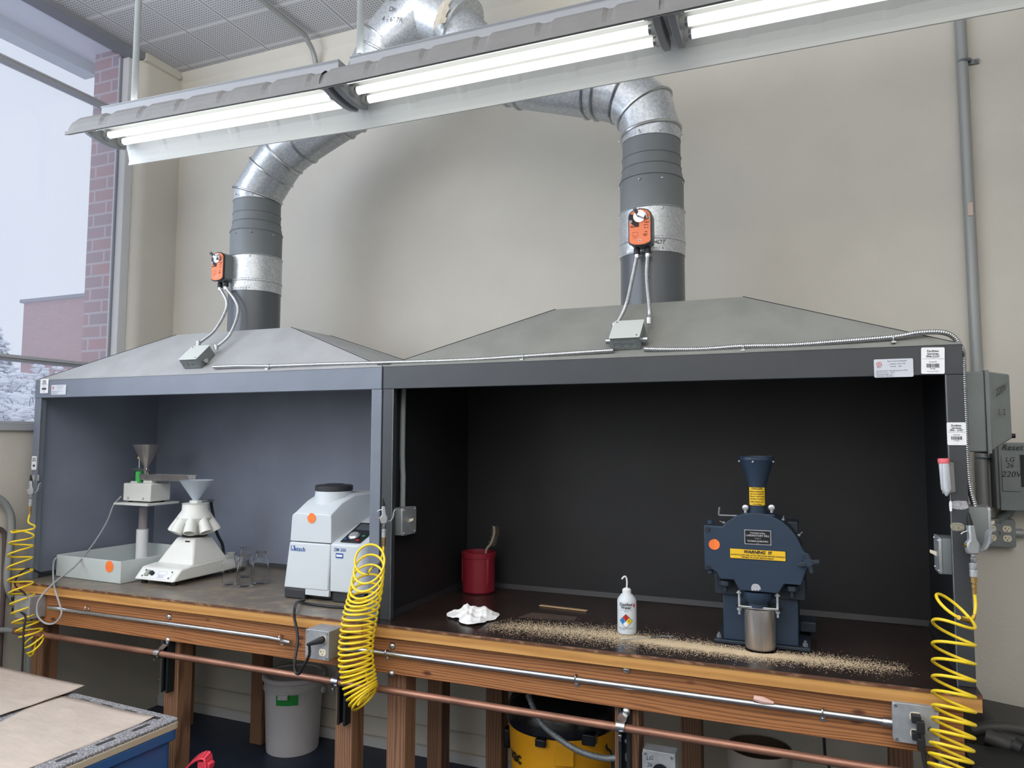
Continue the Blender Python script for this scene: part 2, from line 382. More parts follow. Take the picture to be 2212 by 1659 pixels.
M['yellowcap'] = mat('yellow_cap', (222, 214, 130), .5)
M['red_can'] = mat('dark_red_plastic', (128, 30, 44), .4)
M['red'] = mat('red_plastic', (222, 66, 84), .45)
M['reddark'] = mat('dark_red_holes', (120, 12, 26), .6)
M['blue_mill'] = mat('mill_blue_enamel', (41, 56, 74), .38, bump=.08, bscale=200)
M['blue_mill_d'] = mat('mill_blue_casting', (38, 47, 57), .5)
M['bluecart'] = mat('blue_cart_plastic', (50, 96, 150), .4)
M['foam'] = mat('grey_speckled_foam', (110, 110, 114), .7, col2=(176, 176, 180), vscale=160, bump=.8, bscale=160, vlo=.45, vhi=.6)
M['foamedge'] = mat('tan_edge', (196, 182, 158), .7)
M['paper'] = mat('brown_paper', (190, 177, 166), .8, var=.05, vscale=9, bump=.7, bscale=14, stretch=(1, 2.2, 1))
M['cloth'] = mat('white_cloth', (232, 232, 232), .85)
M['label'] = mat('white_label', (228, 229, 232), .5)
M['ink'] = mat('black_ink', (30, 30, 32), .6)
M['blueink'] = mat('blue_ink', (36, 84, 158), .5)
M['redink'] = mat('red_ink', (200, 60, 60), .6)
M['signyellow'] = mat('sign_yellow', (226, 184, 40), .45)
M['plateblack'] = mat('nameplate_black', (22, 24, 28), .4)
M['alu'] = mat('aluminium', (196, 196, 200), .35, .6)
M['dred'] = mat('diamond_red', (206, 40, 40), .5); M['dblue'] = mat('diamond_blue', (50, 140, 206), .5); M['dyel'] = mat('diamond_yellow', (240, 214, 50), .5)
M['cream'] = mat('cream_receptacle', (222, 212, 190), .45)
M['vacyel'] = mat('vac_yellow', (224, 160, 24), .45)
M['bucket'] = mat('bucket_white', (204, 202, 206), .5)
M['reflector'] = mat('white_reflector', (214, 215, 212), .4)
M['refl_out'] = mat('reflector_dusty_outside', (122, 121, 120), .6, var=.05, vscale=10)
M['fixgrey'] = mat('fixture_grey', (150, 152, 156), .45)
M['socket'] = mat('lamp_socket', (200, 200, 196), .5)
M['tube'] = mat('lit_tube', (254, 255, 252), .4, emit=0.96)
M['slot'] = mat('slot_dark', (78, 80, 84), .7)
M['dust'] = mat('sawdust', (216, 196, 164), .9, var=.2, vscale=300)
M['bristle'] = mat('brush_bristle', (96, 86, 74), .8)
M['snow'] = mat('snow', (240, 244, 252), .8)
M['needles'] = mat('conifer_needles', (92, 108, 110), .9)
M['bark'] = mat('bark', (118, 112, 116), .9)
M['soffit'] = mat('soffit_white', (214, 216, 228), .6)
M['fascia'] = mat('fascia_pale_green', (178, 190, 196), .5)
M['card'] = mat('cardboard', (176, 146, 112), .8)
M['greytape'] = mat('silver_tape', (150, 150, 154), .5, var=.3, vscale=200)
M['darkgrey'] = mat('dark_grey_plastic', (62, 62, 60), .55)
M['drum'] = mat('drum_off_white', (176, 170, 164), .6); M['druminside'] = mat('drum_inside', (88, 74, 62), .8)
M['greycord'] = mat('grey_cord', (156, 158, 162), .5)
# ================================================================== THE ROOM
G = 0.62     # sill recess etc.
WY1 = 0.66   # far edge of the window opening
SILL, HEAD = 0.85, 3.36
mb = MB(); mb.bx(LW-.25, RW, NW, BW+.15, FZ-.08, FZ); struct('floor', mb, M['floor'], label='dark navy painted floor')
mb = MB(); mb.bx(LW-.02, RW, NW, BW+.15, CZ, CZ+.08); struct('ceiling', mb, M['tile'], label='perforated acoustic ceiling tiles')
mb = MB(); mb.bx(LW-.15, RW, BW, BW+.15, FZ, CZ+.05); struct('wall_back', mb, M['wall'], label='beige painted back wall')
mb = MB(); mb.bx(RW, RW+.1, NW, BW+.15, FZ, CZ+.05); struct('wall_right', mb, M['wall'])
mb = MB(); mb.bx(LW-.3, RW, NW-.1, NW, FZ, CZ+.05); struct('wall_near', mb, M['wall'])
# left wall: return with a rounded corner, apron below the sill, stub behind the photographer
mb = MB(); mb.bx(LW-.14, LW, NW, BW, FZ, SILL-.035); mb.bx(LW-.14, LW, NW, -6.1, SILL-.035, CZ)
poly = [(LW-.14, BW), (LW, BW), (LW, .78)]+[(LW-.06+.06*math.cos(math.radians(a)), .78-.06*math.sin(math.radians(a))) for a in range(15, 91, 15)]+[(LW-.14, .72)]
mb.prism(poly, (0, 0, SILL-.035), (1, 0, 0), (0, 1, 0), (0, 0, CZ-SILL+.035))
struct('wall_left', mb, M['wall'], label='left wall with rounded window corner')
# baseboard and trims
mb = MB(); mb.bx(LW, RW, BW-.012, BW, FZ, FZ+.06); struct('baseboard_back', mb, M['wtrim'], .003)
mb = MB(); mb.bx(2.27, RW, BW-.03, BW, -.465, -.425); struct('trim_1', mb, M['hood'], .006, label='grey rail along the lower right wall')
mb = MB(); mb.bx(LW, RW, BW-.02, BW, FZ+.17, FZ+.176); mb.bx(LW, RW, BW-.02, BW, FZ+.06, FZ+.066); struct('trim_2', mb, M['wall'])
mb = MB(); mb.prism([(0, 0), (-.04, 0), (-.04, -.012), (-.010, -.05), (0, -.06)], (LW, BW, CZ), (0, 1, 0), (0, 0, 1), (RW-LW, 0, 0)); struct('trim_3', mb, M['wall'], label='crown strip where back wall meets ceiling')
mb = MB(); mb.bx(LW, LW+.03, .72, BW-.041, CZ-.05, CZ); struct('trim_4', mb, M['wall'])
mb = MB(); mb.bx(LW-.10, LW+.015, NW, .72, HEAD, CZ+.02); struct('trim_5', mb, M['beam'], .004, label='dark grey head beam above the window')
# window
win = bpy.data.objects.new('window_1', None); C.objects.link(win); win.location = (LW-.1, -2, SILL); win['kind'] = 'structure'; win['label'] = 'tall steel-framed window band with sill and mullions'
WM[win] = Matrix.Translation((LW-.1, -2, SILL))
jm = MB(); jm.bx(LW-.12, LW-.06, WY1-.005, WY1+.06, SILL, HEAD); jm.bx(LW-.14, LW-.125, WY1-.02, WY1+.06, SILL, HEAD); mkobj('window_jamb', jm, M['wtrim'], win, .004)
gk = MB(); gk.bx(LW-.126, LW-.119, WY1-.022, WY1+.0, SILL, HEAD); mkobj('gasket', gk, M['beam'], win)
for z, t in ((1.235, .035), (2.955, .028)):
    m_ = MB(); m_.bx(LW-.13, LW-.06, NW+.3, WY1, z-t/2, z+t/2); m_.bx(LW-.15, LW-.05, NW+.3, WY1, z-.004, z+.004); mkobj('mullion', m_, M['frame'], win, .003)
m_ = MB(); m_.bx(LW-.15, LW+.02, NW+.3, WY1, SILL-.035, SILL); m_.bx(LW-.15, LW-.02, NW+.3, WY1, SILL, SILL+.02); mkobj('window_sill', m_, M['frame'], win, .003)
m_ = MB()
for y in (-1.2, -3.1, -5.0): m_.bx(LW-.13, LW-.06, y-.025, y+.025, SILL, HEAD)
mkobj('mullion', m_, M['frame'], win, .003)
m_ = MB(); m_.bx(LW-.118, LW-.112, NW+.3, WY1, SILL, HEAD); mkobj('pane', m_, M['glass'], win)
# outside
mb = MB(); mb.bx(-80, LW-.3, -40, 60, -2.6, -2.5); struct('ground', mb, M['snow'], label='snow covered ground outside')
mb = MB(); mb.bx(-2.815, LW-.142, .66, 1.6, -2.5, 3.9); struct('wall_outside', mb, M['brick'], label='red brick pier just outside the window')
mb = MB(); mb.bx(-3.05, LW-.16, NW, .80, 3.46, 3.56); mb.bx(-2.80, LW-.16, NW, .80, 3.44, 3.47); struct('trim_6', mb, M['soffit'], .004, label='white soffit panel of the roof overhang')
mb = MB(); mb.bx(-3.10, -2.96, NW, .80, 3.38, 3.60); struct('trim_7', mb, M['fascia'], .006, label='pale fascia edge of the roof overhang')
a = PY(52, 655, 15.0)
mb = MB(); mb.hexa([(a[0], 15, -2.5), (a[0]+14, 15, -2.5), (a[0]+14, 25, -2.5), (a[0], 25, -2.5)], [(a[0], 15, a[2]), (a[0]+14, 15, a[2]), (a[0]+14, 25, a[2]), (a[0], 25, a[2])])
bd = thing('brick_building', 'plain pinkish brick building beyond the snowy trees', 'building', (a[0]+7, 20, -2.5))
mkobj('wall', mb, M['brick_far'], bd)
mb = MB(); mb.bx(a[0]-.1, a[0]+14.1, 14.9, 25.1, a[2], a[2]+.12); mkobj('parapet_cap', mb, M['beam'], bd)
def blobs(n, fn, r0, r1, flat):
    m1 = MB(); 
    for i in range(n):
        c, s = fn(); r = random.uniform(r0, r1)*s; k = 5
        V = []
        for j in range(3):
            t = (.35, .0, -.25)[j]; q = (.55, 1, .6)[j]
            for q2 in range(k):
                an = 2*math.pi*q2/k+random.random()*.6; rr = r*q*random.uniform(.6, 1.25); V.append((c[0]+rr*math.cos(an), c[1]+rr*math.sin(an), c[2]+r*t*flat*2+random.uniform(-.15, .15)*r))
        f = [tuple(range(k)), tuple(range(2*k, 3*k))[::-1]]
        for j in range(2):
            for q2 in range(k): f.append((j*k+q2, j*k+(q2+1) % k, (j+1)*k+(q2+1) % k, (j+1)*k+q2))
        m1.add(V, f)
    return m1
def conifer(x, y, z0, h, rad, label):
    t = thing('snowy_conifer', label, 'tree', (x, y, z0)); mb = MB().tube([(x, y, z0), (x, y, z0+h*.97)], [.12, .02], 8); mkobj('trunk', mb, M['bark'], t)
    pts = []
    def pos():
        q = random.random()**.75; r = rad*(1-q)*(.55+.45*random.random())+.05; a = random.random()*6.283; z = z0+h*.06+h*.93*q-.25*r
        pts.append((x+r*math.cos(a), y+r*math.sin(a), z, r)); return pts[-1][:3], 1-.55*q
    mkobj('foliage', blobs(5200, pos, .06, .13, .5), M['needles'], t, smooth=False)
    it = iter(pts); lst = [p for p in pts if random.random() < .8]; it = iter(lst)
    def pos2(): p = next(it); return (p[0], p[1], p[2]+.07), .9
    mkobj('snow', blobs(len(lst), pos2, .055, .125, .3), M['snow'], t, smooth=False)
a = PX(20, 640, -11.0); conifer(-11.2, a[1]-.35, -2.5, a[2]+2.5, 2.3, 'tall snow-laden conifer beyond the window, left of the brick building')
def bare_tree(x, y, z0, h, rad, n, label):
    t = thing('snowy_tree', label, 'tree', (x, y, z0), group=None); br = MB(); sn = MB(); ends = []
    def grow(p, d, L, r, k):
        q = p+d*L; br.tube([p, (p+q)/2+np.array([0, 0, .03]), q], [r, r*.8, r*.6], 5)
        for j in range(7):
            c = p+(q-p)*random.random(); ends.append((c, max(.05, r*2)))
        if k == 0: ends.append((q, .06)); return
        for j in range(3 if k > 1 else 4):
            nd = d+np.array([random.uniform(-.9, .9), random.uniform(-.9, .9), random.uniform(-.35, .7)]); nd /= np.linalg.norm(nd); grow(q, nd, L*.72, r*.6, k-1)
    for j in range(n):
        d = np.array([random.uniform(-.5, .5), random.uniform(-.5, .5), 1.]); d /= np.linalg.norm(d)
        grow(np.array([x+random.uniform(-.4, .4)*rad, y+random.uniform(-.4, .4)*rad, z0]), d, h*.34, .05, 4)
    mkobj('branches', br, M['bark'], t, smooth=False)
    it = iter(ends)
    def pos(): c, r = next(it); return (c[0]+random.uniform(-.05, .05), c[1]+random.uniform(-.05, .05), c[2]+.035), 1
    mkobj('snow', blobs(len(ends), pos, .028, .075, .4), M['snow'], t, smooth=False)
for k, (px, X, top, lb) in enumerate(((70, -7.2, 775, 'snow-covered bare tree in front of the brick building, nearest the pier'), (15, -6.4, 800, 'snow-covered bare tree outside, at the left edge of the view'), (120, -8.6, 750, 'snowy bare tree half hidden behind the brick pier'))):
    a = PX(px, top, X); bare_tree(X, a[1], -2.5, (a[2]+2.5)*1.0, 1.2, 3, lb)
# ================================================================== LIGHT FIXTURES
FC = -.335
FXE = [(-1.432, 2.189), (0.0, 2.147), (1.333, 2.144), (2.70, 2.142)]
def fixture(x0, z0, x1, z1, label, first):
    L = math.hypot(x1-x0, z1-z0); th = math.atan2(z0-z1, x1-x0)
    t = thing('fluorescent_light', label, 'light fixture', (x0, FC, z0), 0, 'row of three-tube fluorescent fixtures')
    R = Matrix.Rotation(th, 3, 'Y') @ Matrix.Rotation(-.067, 3, 'X')
    def fx(mb): mb.v = [tuple(R @ Vector(q)) for q in mb.v]; return mb
    # housing channel on top
    mb = MB(); prof = [(-.050, .088), (-.052, .168), (-.060, .176), (-.050, .182), (.050, .182), (.060, .176), (.052, .168), (.050, .088)]
    mb.prism(prof, (.055, 0, 0), (0, 1, 0), (0, 0, 1), (L-.06, 0, 0)); mkobj('housing_channel', fx(mb), M['fixgrey'], t, .002, local=True)
    # reflectors, embossed between ribs
    for sgn in (-1, 1):
        base = [(.168, -.012), (.166, .0), (.158, .030), (.148, .057), (.128, .080), (.098, .091)]
        if sgn > 0: base = [(y*1.07, z) for y, z in base]
        nx = 84; rings = []
        for i in range(nx+1):
            x = L*i/nx; ph = (x/.232) % 1; e = .0 if (ph < .12 or ph > .94) else .007
            ring = []
            for j, (y, z) in enumerate(base):
                k = e if 1 < j < 5 else 0
                ring.append((x, sgn*(y+k), z+k*.6))
            inner = [(x, sgn*(y-.0035), z-.002) for (x, yy, z), (y, zz) in zip(ring, base)][::-1]
            rings.append(ring+inner)
        n = len(base); o1 = MB(); 
        out = [r[:n] for r in rings]; inn = [r[n:] for r in rings]
        oo = MB(); 
        for i in range(nx):
            for j in range(n-1):
                oo.add([out[i][j], out[i+1][j], out[i+1][j+1], out[i][j+1]], [(0, 1, 2, 3)])
        mm = MB()
        for i in range(nx):
            for j in range(n-1):
                mm.add([inn[i][j], inn[i+1][j], inn[i+1][j+1], inn[i][j+1]], [(0, 1, 2, 3)])
        # merge shell with lip
        lipb = MB(); y = sgn*.170; lipb.prism([(0, -.014), (.006*sgn, -.014), (.006*sgn, .002), (0, .002)], (0, y, 0), (0, 1, 0), (0, 0, 1), (L, 0, 0))
        o = mkobj('reflector', fx(merge(oo, lipb)), M['refl_out'] if sgn < 0 else M['reflector'], t, local=True, ang=50)
        i2 = mkobj('reflector_inside', fx(mm), M['reflector'], o, local=True, ang=50); i2['label'] = 'white inside of the reflector'
    mb = MB(); mb.bx(.0, L, -.100, .106, .087, .090); mkobj('top_pan', fx(mb), M['reflector'], t, local=True)
    mb = MB()
    for y in (-.040, .062):
        x = .16
        while x < L-.25:
            mb.prism(rrect(.22, .014, .006, 3), (x+.11, y, .0855), (1, 0, 0), (0, 1, 0), (0, 0, .001)); x += .30
    mkobj('slots', fx(mb), M['slot'], t, local=True)
    # end plates with bowed lower edge
    for x in (.040, L-.012):
        poly = [(-.115, .076), (-.12, .04)]+[(.118*math.sin(math.radians(a)), .050-.030*math.cos(math.radians(a))) for a in range(-75, 76, 15)]+[(.12, .04), (.115, .076)]
        mb = MB().prism(poly, (x, 0, 0), (0, 1, 0), (0, 0, 1), (-.026, 0, 0)); mkobj('end_plate', fx(mb), M['fixgrey'], t, .003, local=True)
    for y, z in ((-.078, .062), (0.0, .058), (.080, .062)):
        tb = MB().cyl((.066, y, z), (L-.066, y, z), .0165, n=16); tt = mkobj('tube', fx(tb), M['tube'], t, local=True)
        for xa, xb in ((.040, .056), (L-.056, L-.040)):
            sb = MB().cyl((xa, y, z), (xb, y, z), .021, n=16); mkobj('socket', fx(sb), M['socket'], tt, local=True)
        for xa, xb in ((.056, .067), (L-.067, L-.056)):
            sb = MB().cyl((xa, y, z), (xb, y, z), .0178, n=16); mkobj('end_cap', fx(sb), M['steel'], tt, local=True)
    area('uplight_through_slots', ((x0+x1)/2, FC, (z0+z1)/2+.21), 1.2, .08, 2, (1, 1, .98), (math.pi, 0, 0))
    return t
lbs = ['leftmost of the three fluorescent light fixtures, its end in front of the window', 'middle fluorescent light fixture hanging above the joint between the two hoods', 'rightmost fluorescent light fixture, running out of the top right of the frame']
for i in range(3): fixture(*FXE[i], *FXE[i+1], lbs[i], i == 0)
a = PY(290, 215, FC); b = PY(777, 118, FC)
for q, lb in ((a, 'grey hanger pole of the light fixtures, in front of the window jamb'), (b, 'grey hanger pole of the light fixtures, above the left duct')):
    o = mkobj('hanger_pole', MB().cyl((q[0], FC, 2.29+(.04 if q[0] < -1 else 0)), (q[0], FC, CZ), .0145, n=16), M['pipe_paint']); tag(o, lb, 'pole', 'poles carrying the light fixtures')
# ceiling conduit that bends down the back wall
a = PZ(575, 0, 3.36); 
p1 = PY(683, 145, 1.02); p0 = np.array([p1[0]+.0, .80, 3.37])
cpts = [(p1[0]-.02, -3, 3.37), (p1[0]-.01, -.5, 3.37), (p1[0], .75, 3.37), (p1[0], .92, 3.345), (p1[0], 1.005, 3.26), (p1[0], 1.02, 3.1), (p1[0], 1.02, 2.62)]
o = mkobj('conduit', MB().tube(smooth_path(cpts, .03), .0165, 14), M['conduit']); tag(o, 'grey conduit on the ceiling bending down the back wall behind the light fixture', 'conduit', 'pipes and conduits')

# ================================================================== FUME HOODS
HT = 1.10
def hood(x0, x1, label, inner, paint):
    cx = (x0+x1)/2; t = thing('fume_hood', label, 'fume hood', (cx, .41, 0)); D = .85
    pw = .05
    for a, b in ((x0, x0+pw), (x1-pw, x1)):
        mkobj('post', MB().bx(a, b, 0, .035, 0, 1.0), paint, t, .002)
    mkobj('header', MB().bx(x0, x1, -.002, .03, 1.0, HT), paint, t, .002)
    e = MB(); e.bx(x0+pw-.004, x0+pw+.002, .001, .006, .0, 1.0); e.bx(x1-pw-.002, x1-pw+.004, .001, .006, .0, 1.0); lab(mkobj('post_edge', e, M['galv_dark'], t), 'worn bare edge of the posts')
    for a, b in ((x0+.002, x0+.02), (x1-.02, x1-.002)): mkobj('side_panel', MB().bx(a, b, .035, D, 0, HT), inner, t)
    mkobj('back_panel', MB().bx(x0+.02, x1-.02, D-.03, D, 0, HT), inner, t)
    # base cove
    cv = MB(); r = .015
    cv.prism([(0, 0), (-r, 0), (-.004, r*1.6), (0, r*1.6)], (x0+.02, D-.03, .001), (0, 1, 0), (0, 0, 1), (x1-x0-.04, 0, 0))
    cv.prism([(0, 0), (r, 0), (.004, r*1.6), (0, r*1.6)], (x0+.02, .04, .001), (1, 0, 0), (0, 0, 1), (0, D-.07, 0))
    cv.prism([(0, 0), (-r, 0), (-.004, r*1.6), (0, r*1.6)], (x1-.02, .04, .001), (1, 0, 0), (0, 0, 1), (0, D-.07, 0))
    mkobj('base_cove', cv, M['seam'] if inner is M['inner_l'] else M['cove'], t)
    zt = 1.358; hw = .40; y0, y1 = .283, .617
    B = [(x0, 0, HT), (x1, 0, HT), (x1, D, HT), (x0, D, HT)]; T = [(cx-hw, y0, zt), (cx+hw, y0, zt), (cx+hw, y1, zt), (cx-hw, y1, zt)]
    rf = MB().hexa(B, T); RM = M['roof_l'] if inner is M['inner_l'] else M['roof']; rr = mkobj('roof', rf, RM, t, .002); rr['label'] = 'dusty sloping roof, light painted into its tone'
    fl = MB(); fl.bx(x0, x1, -.004, .004, HT-.001, HT+.006); mkobj('flashing', fl, RM, t)
    sm = MB()
    for k in range(4):
        a, b = np.array(B[k]), np.array(T[k]); sm.tube([a+[0, 0, .001], b+[0, 0, .001]], .0016, 6)
    mkobj('roof_seam', sm, M['seam'], t)
    return t
H1 = hood(-2.292, -.008, 'left fume hood with glare-paled lining, sloping grey roof and round duct, beside the window', M['inner_l'], M['hood_l'])
H2 = hood(0.0, 2.218, 'right fume hood with black lining holding the blue mill', M['inner_r'], M['hood'])
def facilities(hd, o, u, w, h, lines, small=None, tail=True):
    # asset sticker; o centre, u right vector, all on the plane facing -y
    u = np.array(u, float); v = np.array([0, 0, 1.]); v = v-u*(u@v); v /= np.linalg.norm(v); nr = np.cross(u, v)
    s = mkobj('asset_sticker', MB().prism(rrect(w, h, .004, 3), np.array(o), u, v, nr*.0012), M['label'], hd); s['label'] = 'white asset sticker with barcode'
    o = np.array(o)+nr*.0016; tx = MB()
    for i, l in enumerate(lines): tx = merge(tx, text_mb(l, h*.115, o+v*h*(.36-.105*i), u, v, bold=.0002))
    tx = merge(tx, text_mb('Asset ID', h*.075, o-v*h*.045, u, v))
    x = -w*.28
    while x < w*.28:
        ww = random.choice((.0009, .0015, .0022)); c = o+u*(x+ww/2)-v*h*.19; tx.prism([(-ww/2, -h*.075), (ww/2, -h*.075), (ww/2, h*.075), (-ww/2, h*.075)], c, u, v, nr*.0002); x += ww+random.choice((.0009, .0014))
    tx = merge(tx, text_mb('191401', h*.07, o-v*h*.31, u, v))
    if tail: tx = merge(tx, text_mb('Fume Hood STE B', h*.05, o-v*h*.41, u, v))
    c = o+v*h*.065; tx.prism([(-w/2+.003, 0), (w/2-.003, 0), (w/2-.003, .0006), (-w/2+.003, .0006)], c, u, v, nr*.0002)
    mkobj('lettering', tx, M['ink'], s)
def cert(hd, o, w, h):
    u, v, nr = np.array([1., 0, 0]), np.array([0, 0, 1.]), np.array([0, -1., 0]); o = np.array(o)
    s = mkobj('certificate_sticker', MB().prism(rrect(w, h, .004, 3), o, u, v, nr*.0012), mat('pale_label', (196, 200, 208), .5), hd); s['label'] = 'pale hood certification sticker'
    o = o+nr*.0016; f = h*.085; L = lambda st, x, y, k=1: text_mb(st, f*k, o+u*w*x+v*h*y, u, v, align='LEFT')
    tx = merge(text_mb('Fume Hood Certification', f*1.1, o+u*w*.10+v*h*.38, u, v), L('Location:  A.Cub  009', -.10, .23), L('Hood #:    7001', -.08, .09), L('Test Date: 2/2/24   Recertification Due: 2/2/25', -.45, -.14, .95), L('Avg. Face Velocity:  115/78', -.45, -.24, .95), L('Tested Sash Height:  18"', -.45, -.34, .95), L('Certified By:  Peter Beery', -.45, -.43, .95))
    mkobj('lettering', tx, M['ink'], s)
    lg = MB(); c = o-u*w*.37+v*h*.22
    q = h*.11
    for a in range(4):
        e1 = np.array([math.cos(a*math.pi/2), math.sin(a*math.pi/2)]); e2 = np.array([-e1[1], e1[0]])
        for p0, p1 in ((e1*q-e2*q, e1*q+e2*q*.6), (e1*q*.45-e2*q*.3, e1*q*.45+e2*q*.3)):
            A = c+u*p0[0]+v*p0[1]; Bq = c+u*p1[0]+v*p1[1]; lg.tube([A, Bq], .0009, 4)
    mkobj('emblem', lg, M['redink'], s)
    mkobj('emblem_text', text_mb('SAFETY', f*.8, o-u*w*.37+v*h*.04, u, v), M['ink'], s)
FS = ('Facilities', 'Services', '994-2107')
c = PY(2015, 779, -.004); facilities(H2, c, (1, 0, -.03), .068, .088, FS)
c = PY(1930, 795, -.004); cert(H2, c, .118, .062)
c = PY(2066, 937, 0); facilities(H2, (c[0], -.001, c[2]), (1, 0, 0), .054, .074, ('Facilities', 'Services', '994 - 2107'), tail=False)
c = PY(96, 834, -.004); facilities(H1, c, (1, 0, 0), .066, .080, FS)
c = PY(127, 842, -.004); cert(H1, c, .118, .055)
c = PY(68, 1000, 0); facilities(H1, (-2.270, -.001, c[2]), (1, 0, 0), .040, .075, FS, tail=False)
# tape patches
def patch(hd, x, y, z, w, h, m=None, lb='torn silver tape'):
    pts = [(w*(math.cos(a)*.5*(1+random.uniform(-.12, .1))*1.15), h*math.sin(a)*.5*(1+random.uniform(-.1, .1))*1.15) for a in [2*math.pi*k/14 for k in range(14)]]
    pts = [(max(-w/2, min(w/2, p)), max(-h/2, min(h/2, q))) for p, q in pts]
    lab(mkobj('tape_patch', MB().prism(pts, (x, y, z), (1, 0, 0), (0, 0, 1), (0, -.001, 0)), m or M['greytape'], hd), lb)
c = PY(2073, 1091, 0); patch(H2, c[0], -.001, c[2], .048, .028)
c = PY(2068, 1138, 0); patch(H2, c[0], -.001, c[2], .040, .027, mat('tan_tape', (138, 134, 118), .6, var=.3, vscale=200), 'tan tape remnant')
c = PY(2053, 1093, 0); patch(H2, c[0], -.003, c[2], .008, .034, M['label'], 'white tape scrap')
c = PY(66, 1032, 0); patch(H1, -2.27, -.001, c[2], .03, .034, M['greytape']); c = PY(83, 1032, 0); patch(H1, c[0], .0, c[2], .014, .034, M['greytape'])

# ================================================================== DUCTS
def duct(x, y, fn_z, bend, label, hd_x):
    t = thing('exhaust_duct', label, 'duct', (x, y, 1.357)); R = .141
    z0 = 1.357; zA, zB, zC, zD, zE, zF = fn_z       # top of dark, top of galv, ring1, ring2, ring3, top of grey
    lab(mkobj('lower_sleeve', MB().lathe([(R, z0), (R, zA)], (x, y, 0), n=48), M['duct_dark'], t), 'smooth dark grey sleeve')
    g = MB().lathe([(R+.003, zA-.002), (R+.004, zA+.05), (R+.007, zA+.054), (R+.007, zA+.060), (R+.003, zA+.064), (R+.003, zB-.004), (R+.007, zB), (R+.003, zB+.004)], (x, y, 0), n=48); lab(mkobj('damper_collar', g, M['galv'], t), 'spangled galvanised damper collar')
    p = MB().lathe([(R, zB), (R, zC), (R+.004, zC+.002), (R, zC+.005), (.131, zD), (.134, zD+.003), (.130, zD+.006), (.130, zE), (.133, zE+.003), (.129, zE+.005), (.129, zF)], (x, y, 0), n=48); mkobj('grey_pipe', p, M['duct_paint'], t)
    # elbow and run as gores along bend path: list of points and radii, rings at the joints
    pts, rad, ringat = bend
    el = MB(); P = [np.array(q, float) for q in pts]; n = 40
    # consistent frame: all mitred sections
    def frame(T):
        a = np.cross(T, [0, 1., 0]); 
        if np.linalg.norm(a) < .1: a = np.array([1., 0, 0])
        a /= np.linalg.norm(a); return a, np.cross(T, a)
    rings = []
    for i, q in enumerate(P):
        t0 = P[i]-P[i-1] if i else P[1]-P[0]; t1 = P[i+1]-P[i] if i < len(P)-1 else t0
        t0 = t0/np.linalg.norm(t0); t1 = t1/np.linalg.norm(t1); mm = t0+t1; mm /= np.linalg.norm(mm)
        a, b = frame(t0); ring = []
        for k in range(n):
            an = 2*math.pi*k/n; v = (a*math.cos(an)+b*math.sin(an))*rad[i]; v = v-t0*((v@mm)/(t0@mm)); ring.append(q+v)
        rings.append(ring)
    el.loft(rings); lab(mkobj('elbow', el, M['galv'], t, ang=14), 'segmented galvanised elbow and run')
    rg = MB()
    for i in ringat:
        c0 = P[i]; rg.tube([c0+(q-c0)*1.02 for q in rings[i]], .0065, 6, closed=True)
    mkobj('seam_ring', rg, M['steel'], t)
    sc = MB()
    for zz in (zA+.01, zB-.012, zC-.02, zF+.012):
        for an in (-100, -60, -10, 200):
            q = math.radians(an); sc.ball((x+(R+.002)*math.cos(q), y+(R+.002)*math.sin(q), zz), .005, n=8, m=5)
    mkobj('screw', sc, M['steel'], t)
    return t
YF = .45-.141
def zz(px, py): return PY(px, py, YF)[2]
zs = [zz(1404, p) for p in (541, 443, 383, 366, 323, 283)]
zs[2] = zz(1404, 374)+.0; zs[3] = zs[2]+.055
xr, yr = 1.11, .45
ez = zs[5]
def P2(px, py, y=.45): return tuple(PY(px, py, y))
rb = [(xr, yr, ez-.003), (xr, yr, ez+.045), P2(1392, 238), P2(1352, 205), P2(1300, 196), P2(1278, 193), P2(1130, 176), P2(1112, 172), P2(1078, 155), P2(1040, 118), P2(985, 62)]
rrad = [.132, .131, .131, .131, .131, .131, .128, .126, .126, .126, .126]
D2 = duct(xr, yr, zs, (rb, rrad, [1, 2, 3, 4, 5, 6, 7, 8]), 'round exhaust duct rising from the right hood and elbowing left behind the light fixture', 1.11)
xl = -1.148
def zl(py): return PY(575, py, YF)[2]
zsl = list(zs)
lb_ = [(xl, .45, ez-.003), (xl, .45, ez+.045), P2(587, 372), P2(612, 335), P2(650, 305), P2(735, 250), P2(755, 238), P2(778, 214), P2(800, 165), P2(822, 118), P2(835, 92), P2(882, 35)]
lrad = [.132, .131, .131, .131, .131, .129, .129, .128, .128, .128, .132, .132]
D1 = duct(xl, .45, zsl, (lb_, lrad, [1, 2, 3, 4, 5, 6, 7, 9, 10]), 'round exhaust duct rising from the left hood and angling right behind the light fixture', -1.148)
# wye above
t = thing('duct_wye', 'large galvanised branch piece near the ceiling where both ducts join', 'duct', P2(915, 20))
c = np.array(P2(925, 20)); 
mb = MB().lathe([(.168, 0), (.168, CZ-c[2]-.001)], c, n=40); mkobj('trunk', mb, M['galv'], t)
la = np.array(P2(878, 42)); ra = np.array(P2(985, 60))
e_ = np.array(P2(838, 92)); d = e_-c; L = np.linalg.norm(d); mb = MB().lathe([(.175, -.02), (.168, .05), (.136, L-.02), (.136, L+.0)], c, d, n=40); mkobj('left_branch', mb, M['galv'], t)
e2 = np.array(P2(1000, 62)); d2 = e2-c; L2 = np.linalg.norm(d2); mb = MB().lathe([(.175, -.02), (.168, .03), (.150, L2*.75), (.154, L2*.76), (.150, L2*.78), (.146, L2), (.152, L2+.005), (.146, L2+.01), (.12, L2+.012)], c, d2, n=40); mkobj('right_branch', mb, M['galv'], t)
nrm = np.array([.25, -.95, .15]); nrm /= np.linalg.norm(nrm)
